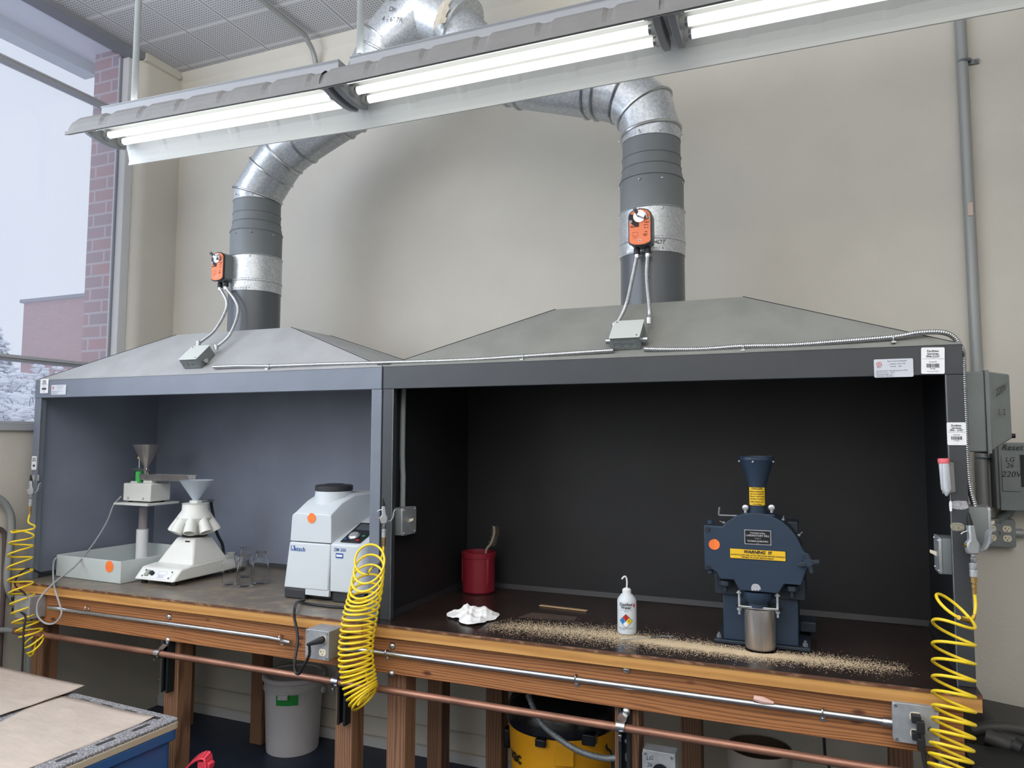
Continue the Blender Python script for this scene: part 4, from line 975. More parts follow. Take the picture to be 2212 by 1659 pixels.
# wall conduit
o = thing('conduit', 'tall grey conduit running up the wall right of the hood', 'conduit', (2.43, 1.02, .3), 0, 'pipes and conduits')
mkobj('pipe', MB().cyl((2.428, 1.025, 3.36), (2.442, 1.025, .44), .0235, n=18), M['conduit'], o)
for px, py in ((2083, 132), (2124, 988)):
    q = PY(px, py, 1.02); m = MB(); m.tube([(q[0]+.026*math.cos(a), 1.024+.026*math.sin(a), q[2]) for a in [2*math.pi*k/16 for k in range(16)]], .0055, 6, closed=True); m.bx(q[0]+.02, q[0]+.062, BW-.012, BW-.004, q[2]-.011, q[2]+.011); m.ball((q[0]+.050, BW-.014, q[2]), .007, n=8, m=5); mkobj('strap', m, M['galv_dark'], o)
q = PY(2096, 452, 1.0); m = MB(); m.bx(q[0]-.010, q[0]+.010, .997, 1.001, q[2]-.03, q[2]+.03); lab(mkobj('paper_tag', m, mat('pinkish_tag', (196, 176, 166), .7), o), 'faded paper tag')
# breaker panel and quad outlet
A0 = PY(2153, 958, BW-.10); A1 = PY(2160, 1100, BW-.10)
t = thing('breaker_panel', 'grey breaker panel marked LG 26 220V at the right edge of the view', 'electrical panel', (A0[0]+.14, BW, (A0[2]+A1[2])/2))
x0 = A0[0]; mkobj('panel_body', MB().bx(x0-.010, x0+.42, BW-.10, BW-.001, A1[2], A0[2]), M['box_grey'], t, .004)
mkobj('panel_cover', MB().bx(x0+.002, x0+.43, BW-.112, BW-.10, A1[2]-.004, A0[2]+.004), M['box_grey'], t, .003)
yc_ = BW-.1125
c1 = PY(2162, 982, yc_); c2 = PY(2205, 1062, yc_)
mkobj('inner_door', MB().bx(c1[0], c2[0], yc_-.004, yc_, c2[2], c1[2]), M['box_grey'], t, .002)
mkobj('breaker_slot', MB().bx(c2[0]+.003, c2[0]+.05, yc_-.002, yc_, c2[2]+.02, c1[2]), M['ink'], t)
T_ = lambda s, px, py, sz: text_mb(s, sz, PY(px, py, yc_-.005), (1, 0, 0), (0, 0, 1), depth=.0005, shear=.25)
mkobj('handwriting', merge(T_('Reset -', 2192, 967, .034), T_('LG', 2181, 993, .028), T_('26', 2181, 1006, .028), T_('220V', 2184, 1025, .034)), M['ink'], t)
A0 = PY(2127, 1122, BW-.045); A1 = PY(2190, 1178, BW-.045)
t = thing('outlet_box', 'grey quad outlet box marked LG 3 on the wall right of the hood', 'outlet box', ((A0[0]+A1[0])/2, BW, .38), 0)
w = .118; cx = (A0[0]+A1[0])/2; cz = PY(2160, 1151, BW-.045)[2]
mkobj('box_body', MB().bx(cx-w/2, cx+w/2, BW-.042, BW-.001, cz-w/2, cz+w/2), M['box_grey'], t, .002)
mkobj('cover_plate', MB().prism(rrect(w+.003, w+.003, .012, 3), (cx, BW-.042, cz), (1, 0, 0), (0, 0, 1), (0, -.008, 0)), M['box_grey'], t, .002)
for dx in (-.028, .028):
    for dz in (-.022, .018): receptacle(t, (cx+dx, BW-.050, cz+dz), (1, 0, 0), (0, 0, 1), (0, -1, 0), .95)
mkobj('handwriting', merge(text_mb('LG', .018, (cx, BW-.0505, cz+.046), (1, 0, 0), (0, 0, 1)), text_mb('3', .022, (cx, BW-.0505, cz-.002), (1, 0, 0), (0, 0, 1))), M['ink'], t)
t = thing('conduit', 'short horizontal conduit leaving the quad outlet box to the right', 'conduit', (cx+.2, BW-.02, cz), 0, 'pipes and conduits')
mkobj('pipe', MB().cyl((cx+w/2, BW-.024, cz), (cx+.6, BW-.024, cz), .0125, n=12), M['conduit'], t); mkobj('connector', MB().cyl((cx+w/2, BW-.024, cz), (cx+w/2+.03, BW-.024, cz), .019, n=12), M['conduit'], t)
q = PY(2172, 1103, BW-.05); t = thing('conduit', 'short painted conduit bend under the breaker panel', 'conduit', tuple(q), 0, 'pipes and conduits')
mkobj('pipe', MB().tube(smooth_path([PY(2184, 1096, BW-.04), PY(2178, 1108, BW-.04), PY(2166, 1116, BW-.036), (cx+.01, BW-.032, cz+w/2-.002)], .02), .020, 12), M['box_grey'], t)
# ================================================================== AIR HOSES WITH BLOW GUNS
def hose(name_label, pts_helix, lead, gun_o, s, hookpts=None, flip=1, tail=None, rt=.0048):
    t = thing('air_hose', name_label, 'air hose', tuple(gun_o), 0, 'yellow coiled air hoses with blow guns')
    path = smooth_path(lead, .012)[:-1]+[pts_helix[0]]+pts_helix[1:]
    if tail is not None: path = path+smooth_path([pts_helix[-1]]+tail, .012)[1:]
    hs = mkobj('coiled_hose', MB().tube(path, rt, 9), M['yellow'], t)
    # fittings under the gun
    o = np.array(gun_o, float); X_ = np.array([.92, .39, 0])
    def L(prof, name, m, n=14): return mkobj(name, MB().lathe([(r*s, z*s) for r, z in prof], o, (0, 0, 1), n), M[m], t)
    L([(.0075, 0), (.0075, .012), (.0065, .013), (.0065, .018), (.0085, .019), (.0085, .030), (.006, .031), (.006, .034), (.010, .035), (.010, .052)], 'brass_fitting', 'brass', 6)
    L([(.010, .052), (.0115, .054), (.0115, .074), (.0105, .075), (.0115, .077), (.0115, .094), (.009, .096)], 'coupler', 'galv')
    L([(.0075, .096), (.0085, .098), (.0085, .114), (.006, .116), (.006, .124)], 'coupler_plug', 'steel', 6)
    # gun body leaning a little
    def W(x, z): return o+X_*x*s*flip+np.array([0, 0, 1.])*z*s
    prof = [(-.016, .124), (.014, .124), (.018, .140), (.018, .158), (.010, .172), (.004, .215), (-.014, .215), (-.012, .168), (-.020, .160), (-.022, .145)]
    nb = np.cross(X_, [0, 0, 1.])*.020*s
    mkobj('gun_body', MB().ext([W(*p)-nb/2 for p in prof], nb), M['zinc'], t, .004)
    mkobj('nozzle', MB().tube([W(-.005, .214), W(-.007, .232)], [.009*s, .0075*s], 12), M['brass'] if s > 1.0 else M['black'], t)
    mkobj('nozzle_tip', MB().tube([W(-.007, .230), W(-.009, .252)], [.007*s, .004*s], 12), M['black'] if s <= 1.0 else M['brass'], t)
    lv = [W(.020, .136), W(.034, .140), W(.046, .158), W(.050, .180), W(.056, .196), W(.066, .202)]
    P = smooth_path(lv, .006); mb = MB(); V = []
    for q in P:
        for a, b in ((-1, -1), (1, -1), (1, 1), (-1, 1)): V.append(q+np.cross(X_, [0, 0, 1.])*.011*s*a+X_*.0036*s*b*flip)
    mb.loft([V[4*i:4*i+4] for i in range(len(P))]); mkobj('trigger', mb, M['zinc'], t, .001)
    mkobj('hook', MB().tube(smooth_path([W(-.012, .196), W(-.028, .192), W(-.036, .186)], .005), .003*s, 8), M['steel'], t)
    # brass pin
    mkobj('valve_cap', MB().cyl(W(-.022, .152), W(-.028, .152), .006*s, n=10), M['brass'], t)
    return t, hs
# mid hose
g = PY(829, 1183, -.055)
def H(px, py, y, turn, r, tx=0, ty=0): q = PY(px, py, y); return (q[0], q[1], q[2], turn, r, tx, ty)
hp = helix([H(799, 1203, -.14, 0, .072, 0, 1.3), H(797, 1228, -.145, 1.2, .071, 0, 1.1), H(792, 1262, -.15, 3, .072, 0, .75), H(787, 1290, -.15, 5, .072, 0, .35), H(780, 1320, -.15, 7.2, .071, 0, .05), H(775, 1350, -.15, 9.5, .071, 0, 0), H(769, 1392, -.15, 13, .070, .05, .05), H(769, 1428, -.15, 16, .070, .16, .05), H(774, 1462, -.15, 19, .070, .30, .0), H(780, 1488, -.15, 21.5, .068, .5, 0), H(786, 1505, -.15, 23.5, .066, .75, 0), H(791, 1512, -.15, 25, .058, 1.05, 0)], None, None, 26, ph=-math.pi/2)
g = np.array(g)
lead = [g+np.array([0, 0, .01]), g+np.array([0, -.01, -.03]), g+np.array([-.008, -.03, -.062]), g+np.array([-.026, -.07, -.082])]
t, hs = hose('yellow coiled air hose with blow gun on the middle post between the hoods', hp, lead, g, .82, tail=[PY(797, 1500, -.12), PY(790, 1450, -.06), np.array([-.02, -.04, -.24])])
sp0 = smooth_path(lead+[hp[0]], .003)[20:]
mkobj('spring_guard', MB().tube(sp0, [.0062 if k % 2 else .0072 for k in range(len(sp0))], 8), M['galv_dark'], t)
# right hose
g = PY(2105, 1283, -.045)
hp = helix([H(2064, 1301, -.13, 0, .056, -.5, .7), H(2063, 1325, -.13, .6, .056, -.45, .3), H(2060, 1352, -.13, 1.2, .0575, -.24, -.3)]+[H(2060-(k > 7)*2*(k-7), [0, 0, 1393, 1430, 1466, 1500, 1531, 1558, 1586, 1613, 1637, 1659, 1679, 1697, 1715][k], -.13, k, .0575, -.22, -.33) for k in range(2, 15)], None, None, 28, ph=-math.pi/2)
lead = [g+np.array([0, 0, .01]), g+np.array([.001, -.004, -.03]), g+np.array([-.006, -.02, -.06]), g+np.array([-.022, -.05, -.074])]
t, hs = hose('yellow stretched air hose with blow gun on the right post of the right hood', hp, lead, g, 1.0, tail=[np.array([2.19, .05, -.55])])
sp0 = smooth_path(lead+[hp[0]], .003)[24:]; mkobj('spring_guard', MB().tube(sp0, [.0058 if k % 2 else .0068 for k in range(len(sp0))], 8), M['brass'], t)
# left hose
g = PY(65, 1111, -.05)
hp = helix([H(50, 1146, -.11, 0, .052, -.3, .1), H(46, 1168, -.11, 1, .055, .1, 0), H(44, 1193, -.11, 2, .056, .22, 0), H(43, 1220, -.11, 3, .056, .22, 0), H(44, 1247, -.11, 4, .057, .22, 0), H(46, 1274, -.11, 5, .056, .22, 0), H(49, 1298, -.11, 6, .056, .2, 0), H(52, 1318, -.11, 7, .056, .2, 0), H(53, 1338, -.11, 8, .056, .25, 0), H(60, 1356, -.11, 9, .054, .3, 0), H(68, 1370, -.11, 10, .055, .1, 0), H(73, 1383, -.11, 11, .050, .1, .6), H(73, 1392, -.11, 12, .050, .0, .8)], None, None, 28, ph=-math.pi/2)
lead = [g+np.array([0, 0, .01]), g+np.array([.004, -.01, -.04]), PY(75, 1136, -.09), PY(72, 1144, -.13)]
hose('yellow coiled air hose with blow gun at the left post beside the window wall', hp, lead, g, .85, tail=[PY(60, 1410, -.1), PY(66, 1418, -.09), PY(74, 1405, -.06), np.array([-2.2, .02, -.28])])

# ================================================================== LEFT HOOD: SAMPLE DIVIDER, FEEDER, TRAY, JARS, GRINDER
# tray
t = thing('plastic_tray', 'milky white rectangular tray with an orange dot at the left end of the left bench', 'tray', (-1.93, .38, .0012), math.radians(-2))
tw, td, th_, k = .53, .56, .118, .006
mb = MB(); mb.bx(-tw/2, tw/2, -td/2, td/2, 0, k); mb.bx(-tw/2, tw/2, -td/2, -td/2+k, 0, th_); mb.bx(-tw/2, tw/2, td/2-k, td/2, 0, th_); mb.bx(-tw/2, -tw/2+k, -td/2, td/2, 0, th_); mb.bx(tw/2-k, tw/2, -td/2, td/2, 0, th_)
mkobj('tray_body', mb, M['tray'], t, .002, local=True)
o = mkobj('round_sticker', MB().prism(circ(.031, 28, .175, .085), (0, -td/2-.0006, 0), (1, 0, 0), (0, 0, 1), (0, -.0008, 0)), M['orange'], t, local=True)
# feeder on its stand
sx_, sy_ = -2.02, .55
a = PY(308, 1143, sy_); sx_ = a[0]
t = thing('vibratory_feeder', 'grey vibratory feeder box on a stand with metal funnel and chute', 'laboratory machine', (sx_, sy_, .0075))
mkobj('stand_column', MB().lathe([(.034, .0075), (.034, a[2])], (sx_, sy_, 0), n=28), M['whitep'], t)
zsf = PY(318, 1094, .42)
b = PY(308, 1096, sy_)[2]
mkobj('clear_tube', MB().lathe([(.024, a[2]), (.024, b)], (sx_, sy_, 0), n=24), M['acryl'], t)
FRp = PY(318, 1094, .42); FLp = PY(245, 1088, .42); BRp = PX(387, 1088, FRp[0]); zp = FRp[2]
mkobj('shelf_plate', MB().bx(FLp[0], FRp[0], .42, min(BRp[1], .78), zp, zp+.013), M['white'], t, .002)
f1 = PY(324, 1085, .46); f0 = PY(265, 1083, .46); bx1 = PX(368, 1082, f1[0])[1]; bx1 = min(bx1, .74); ht_ = PY(328, 1046, .46)[2]-f1[2]
z0_ = zp+.022
mkobj('feeder_box', MB().bx(f0[0], f1[0], .46, bx1, z0_, z0_+ht_), M['white'], t, .006)
m = MB()
for x in (.2, .75): m.ball((f0[0]+(f1[0]-f0[0])*x, .459, z0_+.018), .007, n=10, m=6)
mkobj('screw', m, M['steel'], t)
m = MB()
for x in (f0[0]+.03, f1[0]-.03):
    for y in (.49, bx1-.03): m.cyl((x, y, zp+.013), (x, y, z0_), .012, n=10)
mkobj('rubber_foot', m, M['black'], t)
zt_ = z0_+ht_; cxb = (f0[0]+f1[0])/2
# chute: channel from box to the divider funnel
ca = PY(322, 1041, .52); cb = PY(415, 1038, .52)
m = MB(); x0, x1 = ca[0]-.04, cb[0]; zch = zt_+.018; y0, y1 = .49, .54
for prof in ([(y0, 0), (y0+.003, 0), (y0-.009, .036), (y0-.012, .036)], [(y1-.003, 0), (y1, 0), (y1+.012, .036), (y1+.009, .036)], [(y0, 0), (y1, 0), (y1, .003), (y0, .003)]):
    m.prism(prof, (x0, 0, zch), (0, 1, 0), (0, 0, 1), (x1-x0, 0, 0))
mkobj('chute', m, M['steelbrush'], t)
mkobj('chute_mount', merge(MB().bx(x0+.02, x0+.09, .495, .535, zt_, zch), MB().bx(cxb-.06, cxb-.01, .465, .475, zt_, zt_+.012)), M['white'], t, .002)
ft = PY(318, 960, .515); fb = PY(320, 1008, .515)
fz1 = ft[2]; fz0 = PY(321, 1008, .515)[2]; rt_ = abs(PY(345, 960, .515)[0]-PY(291, 960, .515)[0])/2*.80; fxc = ft[0]
mkobj('metal_funnel', MB().lathe([(.013, zch+.01), (.013, fz0), (rt_-.002, fz1-.003), (rt_+.002, fz1), (rt_-.002, fz1), (.011, fz0+.004), (.011, zch+.012)], (fxc, .515, 0), n=40, cap=False), M['steelbrush'], t)
gx = PY(300, 1030, .515)[0]
m = MB(); m.bx(gx-.025, fxc+.018, .503, .527, fz0-.028, fz0-.008); mkobj('funnel_clamp', m, M['steel'], t, .004)
mkobj('clamp_knob', MB().cyl((gx-.02, .515, fz0-.018), (gx-.045, .515, fz0-.018), .013, n=14), M['steel'], t)
mkobj('support_rod', MB().lathe([(.006, fz0-.01), (.006, fz0+.05)], (gx, .515, 0), n=12), M['steel'], t)
zgt = fz0-.034
lab(mkobj('green_cylinder', MB().lathe([(.021, zt_), (.021, zt_+.006), (.019, zt_+.008), (.019, zgt), (.016, zgt+.004)], (gx, .515, 0), n=20), M['greenb'], t), 'green taped cylinder')
mkobj('yellow_tip', MB().lathe([(.0135, fz0+.048), (.010, fz0+.060), (.002, fz0+.078)], (gx, .515, 0), n=14), M['yellowcap'], t)
# rotary divider
dx0, dx1 = -1.632, -1.350
t = thing('rotary_sample_divider', 'white rotary sample divider with eight downward tubes and plastic funnel', 'laboratory machine', (-1.49, .36, .0006))
z0_ = .024; zf = .088; yb = .60
prof = [(.135, z0_), (yb, z0_), (yb, zf+.012), (.26, zf+.004), (.190, zf-.004)]
mkobj('base', MB().prism(prof, (dx0, 0, 0), (0, 1, 0), (0, 0, 1), (dx1-dx0, 0, 0)), M['white'], t, .008)
cxd = PY(420, 1160, .40)[0]; cyd = .40
bz = zf+.001; tz = PY(420, 1163, .33)[2]
B = [(cxd-.132, .262, bz), (cxd+.132, .262, bz), (cxd+.132, .53, bz), (cxd-.132, .53, bz)]; T2 = [(cxd-.064, .335, tz), (cxd+.064, .335, tz), (cxd+.064, .465, tz), (cxd-.064, .465, tz)]
mkobj('tower', MB().hexa(B, T2), M['white'], t, .012)
# slot
pz_ = (bz+tz)/2+.055; k = (tz-pz_)/(tz-bz)
m = MB()
for xx in (.02,): m.prism(rrect(.034, .007, .003, 3), (cxd+.03, .335-.018*.073/(tz-bz)-.0012, tz-.018), (1, 0, 0), (0, .40, .92), (0, -.002, 0))
mkobj('slot', m, M['ink'], t)
# control panel on the sloping front
u = np.array([1., 0, 0]); v = np.array([0, .055, zf-.004-z0_]); v /= np.linalg.norm(v); nr = np.cross(u, v); c = np.array([(dx0+dx1)/2, .1625, (z0_+zf-.004)/2])
p_ = mkobj('control_panel', MB().prism(rrect(.205, .052, .003, 2), c+nr*.001, u, v, nr*.001), M['label'], t)
m = MB(); m.prism(rrect(.026, .036, .004, 2, -.068, 0), c+nr*.002, u, v, nr*.009); lab(mkobj('rocker_switch', m, mat('olive_switch', (150, 158, 146), .4), t, .002), 'square illuminated switch')
mkobj('dial_knob', MB().cyl(c+u*(-.032)+nr*.002, c+u*(-.032)+nr*.016, .012, n=18), M['black'], t)
m = MB()
for a, b in ((-.094, .018), (-.094, -.018), (.094, .018), (.094, -.018)): m.ball(c+u*a+v*b+nr*.002, .0045, n=8, m=5)
mkobj('screw', m, M['ink'], t)
m = merge(text_mb('VIBRATION', .007, c+u*.035+v*-.010+nr*.0022, u, v), text_mb('SAMPLE DIVIDER', .006, c+u*.035+v*-.018+nr*.0022, u, v)); m.tube([c+nr*.0023+u*a+v*b for a, b in ((.005, .018), (.062, .018), (.062, -.003), (.005, -.003))], .0005, 4, closed=True)
mkobj('printing', m, M['blueink'], p_)
m = MB()
for x in (dx0+.035, dx1-.035):
    for y in (.175, yb-.04): m.cyl((x, y, .0006), (x, y, z0_), .016, n=14)
mkobj('rubber_foot', m, M['black'], t)
# crown
zr0 = PY(420, 1158, .36)[2]; 
def zd(py, y=.40): return PY(420, py, y)[2]
mkobj('turntable', MB().lathe([(.064, tz), (.07, tz+.006), (.07, tz+.012)], (cxd, cyd, 0), n=32), M['black'], t)
zb1 = zd(1122, .33); zb2 = zd(1104, .35); zb3 = zd(1089, .35)
mkobj('crown', MB().lathe([(.06, tz+.012), (.075, zb1-.03), (.093, zb1-.004), (.096, zb1+.004), (.092, zb1+.012), (.071, zb2), (.069, zb3-.004), (.072, zb3), (.066, zb3)], (cxd, cyd, 0), n=48), M['white'], t)
for kx in range(8):
    a = math.radians(-112.5+45*kx+10); d = np.array([math.cos(a), math.sin(a), 0]); p0 = np.array([cxd, cyd, zb1+.0])+d*.072; p1 = np.array([cxd, cyd, zb1-.075])+d*.112
    ax = p1-p0; L_ = np.linalg.norm(ax)
    mkobj('outlet_tube', MB().lathe([(.024, 0), (.033, L_*.75), (.034, L_), (.028, L_), (.026, L_*.7), (.020, .01)], p0, ax, n=24), M['white'], t)
zft = PY(426, 1038, cyd)[2]; zfb = PY(421, 1080, cyd)[2]; rf_ = (PY(459, 1038, cyd)[0]-PY(390, 1038, cyd)[0])/2*.74
mkobj('funnel_collar', MB().lathe([(.03, zb3), (.034, zb3+.003), (.034, zfb-.003), (.02, zfb)], (cxd, cyd, 0), n=6), M['white'], t)
mkobj('plastic_funnel', MB().lathe([(.014, zb3), (.016, zfb), (rf_, zft), (rf_+.003, zft+.002), (rf_-.002, zft), (.013, zfb+.003)], (cxd, cyd, 0), n=36, cap=False), M['frost'], t)
# bent support arm behind
m = MB(); a0 = PY(483, 1215, .60); m.tube(smooth_path([(a0[0], .60, .005), a0, PY(481, 1178, .60), PY(468, 1150, .58), PY(458, 1100, .56), PY(456, 1085, .55)], .02), .0085, 10); mkobj('support_arm', m, M['black'], t)
m = MB(); q = PY(447, 1081, .52); m.box(q, (.06, .05, .012)); mkobj('clamp', m, M['galv_dark'], t, .003)
q = PY(470, 1240, .58); m = MB().bx(dx1+.0, a0[0]+.03, .56, .66, .001, .022); mkobj('arm_base', m, M['black'], t, .003)
# glass jars
def jar():
    t = thing('glass_jar', '', 'jar', (0, 0, .0015), 0, 'empty glass jars'); h = .168
    P = [(.0, .0), (.034, .0), (.040, .004), (.0415, .012), (.0415, .105), (.038, .120), (.029, .132), (.0265, .138)]
    for k in range(4): P += [(.0265, .140+k*.006), (.0280, .142+k*.006), (.0280, .143+k*.006), (.0265, .145+k*.006)]
    P += [(.0275, .165), (.0262, .167), (.0245, .165), (.0240, .138), (.0262, .130), (.035, .118), (.0385, .104), (.0385, .014), (.036, .007), (.0, .0045)]
    m = MB().lathe([(max(r, .0003), z) for r, z in P], (0, 0, 0), n=32, cap=False); mkobj('glass_body', m, M['glassjar'], t, local=True, ang=60); return t
js = [((497, 1266), 'leftmost empty glass jar between the sample divider and the white grinder'), ((529, 1270), 'front middle empty glass jar of the four on the left bench'), ((562, 1263), 'rightmost empty glass jar, nearest the white grinder'), ((528, 1252), 'rear empty glass jar hidden behind the front middle jar')]
J0 = jar()
for i, ((px, py), lb) in enumerate(js):
    q = PZ(px, py, 0); o = J0 if i == 0 else dup(J0, (0, 0, 0)); d = q-CP; d[2] = 0; d /= np.linalg.norm(d); q = q+d*.040
    o.location = (q[0], q[1], .0015); o['label'] = lb
# white grinder
gy = .170
t = thing('centrifugal_grinder', 'white centrifugal grinder with black lid and orange dot beside the middle posts', 'laboratory machine', (-.40, .35, .0006))
A = lambda px, py, y=gy: PY(px, py, y)
xL0, xL1 = A(612, 1290)[0], A(709, 1302)[0]; xR1 = A(771, 1305)[0]+.045
zB = A(700, 1290)[2]*.0+.052; zS = (A(625, 1170)[2]+A(708, 1177)[2])/2; zT = (A(633, 1105)[2]+A(712, 1112)[2])/2
xt0 = A(631, 1105)[0]; xs0 = A(623, 1170)[0]
gb = gy+.36
mb = MB(); mb.bx(xL0+.001, xL0+.125, gy+.004, gb, .0006, zB); mb.bx(xL1+.004, xR1-.02, gy+.02, gb, .0006, zB); mb.bx(xL0+.02, xR1-.03, gy+.04, gb-.01, .003, zB); mkobj('base_skirt', mb, M['zmdark'], t, .008)
F1 = [(xL0, gy, zB), (xL1-.002, gy, zB), (xL1-.002, gb, zB), (xL0+.0, gb, zB)]; F2 = [(xs0, gy+.008, zS), (xL1-.002, gy+.008, zS), (xL1-.002, gb, zS), (xs0, gb, zS)]
mkobj('lower_door', MB().hexa(F1, F2), M['zm'], t, .007)
# right part with rounded front corner
def rpoly(z, x1): 
    r = .06; P = [(xL1+.002, gy+.006)]+[(x1-r+r*math.sin(math.radians(a)), gy+.006+r-r*math.cos(math.radians(a))) for a in range(0, 91, 15)]+[(x1, gb), (xL1+.002, gb)]
    return [(x, y, z) for x, y in P]
zr_front = A(745, 1178)[2]; 
ra, rb2 = rpoly(zB, xR1), rpoly(zr_front, xR1-.006)
# sloped top: raise z with y
rb2 = [(x, y, zr_front+max(0, (y-gy-.006))*.42) for x, y, z in rb2]
mkobj('side_housing', MB().hexa(ra, rb2), M['zm'], t, .006)
mkobj('lip', MB().bx(xL0+.128, xL1+.0, gy+.002, gy+.02, zB-.026, zB+.004), M['zm'], t, .002)
# upper hood: lofted from front face back
def sect(y, x0, x1, z0, z1, r=.035):
    P = [(x0, z0), (x0+.008, z1-r*.6), (x0+.012+.2*r, z1-r*.15), (x0+.02+r*.6, z1), (x1-r*.8, z1), (x1-r*.15, z1-r*.2), (x1, z1-r), (x1+.002, z0)]
    return [(x, y, z) for x, z in P]
zpk = A(735, 1068, .34)[2]
rings = [sect(gy+.010, xs0+.002, xL1-.0, zS+.004, zT-.006, .02), sect(gy+.018, xs0+.006, xL1+.001, zS+.004, zT+.002, .03), sect(gy+.09, xs0+.016, xL1+.012, zS+.004, zT+.055, .045), sect(gy+.17, xs0+.02, xL1+.030, zS+.004, zT+.088, .05), sect(gb-.01, xs0+.03, xL1+.06, zS+.004, zT+.088, .05)]
mkobj('upper_hood', MB().loft(rings), M['zm'], t, .003, ang=40)
lx = A(723, 1060, .34)[0]; zc0 = zT+.045; zl0 = A(723, 1061, .28)[2]; zl1 = A(723, 1049, .28)[2]
mkobj('collar', MB().lathe([(.104, zc0-.02), (.098, zc0+.01), (.091, zl0-.002)], (lx, .335, 0), n=48), M['zm'], t)
mkobj('lid', MB().lathe([(.088, zl0-.001), (.094, zl0+.002), (.094, zl1-.004), (.088, zl1), (.05, zl1+.002), (.045, zl1+.006), (.001, zl1+.006)], (lx, .335, 0), n=48), M['zmdark'], t)
# control panel
sl2 = math.atan(.42); u = np.array([1., 0, 0]); v = np.array([0, math.cos(sl2), math.sin(sl2)]); nr = np.cross(u, v)
pc = np.array([(xL1+xR1)/2-.0, gy+.10, zr_front+.094*.42+.0035])
w2 = .115
cpn = mkobj('control_panel', MB().prism([(-w2/2, -.085), (w2/2-.006, -.085), (w2/2, -.02), (w2/2, .10), (-w2/2, .10)], pc, u, v, nr*.004), M['blackgloss'], t, .001)
mkobj('display', MB().prism(rrect(.085, .055, .004, 2), pc+v*.055+nr*.0042, u, v, nr*.001), mat('grey_display', (74, 80, 88), .3), cpn)
mkobj('dial_knob', MB().lathe([(.027, 0), (.028, .006), (.022, .014), (.0005, .016)], pc+v*-.035+nr*.004-u*.008, nr, n=32), M['alu'], t)
for dx, dy, mm in ((-.043, -.062, 'blueink'), (.030, -.066, 'dred'), (.038, -.025, 'green')): mkobj('button', MB().prism(rrect(.016, .011, .003, 2), pc+u*dx+v*dy+nr*.004, u, v, nr*.002), M[mm], cpn)
# lettering
yL = gy-.0004+.0; q = A(650, 1186)
ang_ = math.atan2(.008, zS-zB); vv = np.array([0, .008, zS-zB]); vv /= np.linalg.norm(vv)
def onface(px, py): z = A(px, py)[2]; y = gy+.008*(z-zB)/(zS-zB); p = PY(px, py, y); return p+np.array([0, -.0012, 0])
q = onface(633, 1183.5); mkobj('logo_block', MB().prism(rrect(.0235, .0245, .001, 1), q, (1, 0, 0), vv, (0, -.0004, 0)), M['blueink'], t)
mkobj('logo_letter', text_mb('R', .027, q+np.array([.001, -.0012, 0]), (1, 0, 0), vv, bold=.0006), M['label'], t)
q = onface(637, 1185.5); lab(mkobj('logo_text', text_mb('etsch', .0285, q+np.array([.0, 0, 0]), (1, 0, 0), vv, bold=.0006, spacing=1.04, align='LEFT'), M['blueink'], t), 'blue maker lettering')
q = PY(734, 1188, gy+.004); q[1] = gy+.0045; mkobj('model_text', text_mb('ZM 200', .0215, q, (1, 0, 0), (0, 0, 1), bold=.0001), M['blueink'], t)
q = PY(733, 1200.5, gy+.004); mkobj('inventory_sticker', MB().prism(rrect(.042, .023, .002, 2), (q[0], gy+.005, q[2]), (1, 0, 0), (0, 0, 1), (0, -.001, 0)), M['blueink'], t)
mkobj('inventory_sticker_field', MB().prism(rrect(.034, .010, .001, 1), (q[0], gy+.0038, q[2]), (1, 0, 0), (0, 0, 1), (0, -.001, 0)), M['label'], t)
q = A(674, 1119, gy+.012); mkobj('round_sticker', MB().prism([(x, z) for x, z in circ(.0245, 26) if not (x < -.010 and z > .010)], (q[0], gy+.0085, q[2]), (1, 0, 0), (0, 0, 1), (0, -.0012, 0)), M['orange'], t)

# ================================================================== RIGHT HOOD
q = PZ(1023, 1284, 0); c = (q[0]-.005, q[1]+.070, .0009)
t = thing('plastic_canister', 'dark red plastic canister in the rear left corner of the right hood', 'canister', c)
rr_ = .083; hh = PY(1023, 1190, c[1])[2]
prof = [(rr_-.006, .001), (rr_, .008), (rr_, hh-.03), (rr_+.004, hh-.028), (rr_+.005, hh-.004), (rr_+.001, hh), (rr_-.004, hh), (rr_-.006, hh-.02), (rr_-.006, .012), (.001, .010)]
mkobj('canister_body', MB().lathe(prof, (c[0], c[1], 0), n=40), M['red_can'], t)
m = MB()
for a in (-150, -30):
    q = math.radians(a); pts = []
    m.tube([(c[0]+(rr_-.005)*math.cos(q), c[1]+(rr_-.005)*math.sin(q), z) for z in (.04, .06, .18, .20)], [.004, .010, .010, .004], 8)
mkobj('grip_ridge', m, M['red_can'], t)
t = thing('scrub_brush', 'curved wooden brush with grey bristles standing in the red canister', 'brush', (c[0]+.03, c[1], hh))
P = [PY(1046, 1235, c[1]-.0), PY(1050, 1190, c[1]), PY(1058, 1178, c[1]), PY(1064, 1166, c[1]), PY(1068, 1150, c[1]), PY(1067, 1137, c[1])]
mkobj('handle', MB().tube(smooth_path(P, .01), .006, 8), mat('handle_pale', (150, 142, 128), .6), t)
m = MB(); S_ = smooth_path(P[2:], .0035)
for p_ in S_:
    for k in range(9):
        d = np.array([1., random.uniform(-.5, .5), random.uniform(-.35, .25)]); d /= np.linalg.norm(d); e_ = p_+d*random.uniform(.020, .030)*(1 if random.random() < .8 else -.6); m.tube([p_, e_], .0007, 3, cap=False)
o = mkobj('bristles', m, M['bristle'], t, smooth=False); o['kind'] = 'stuff'
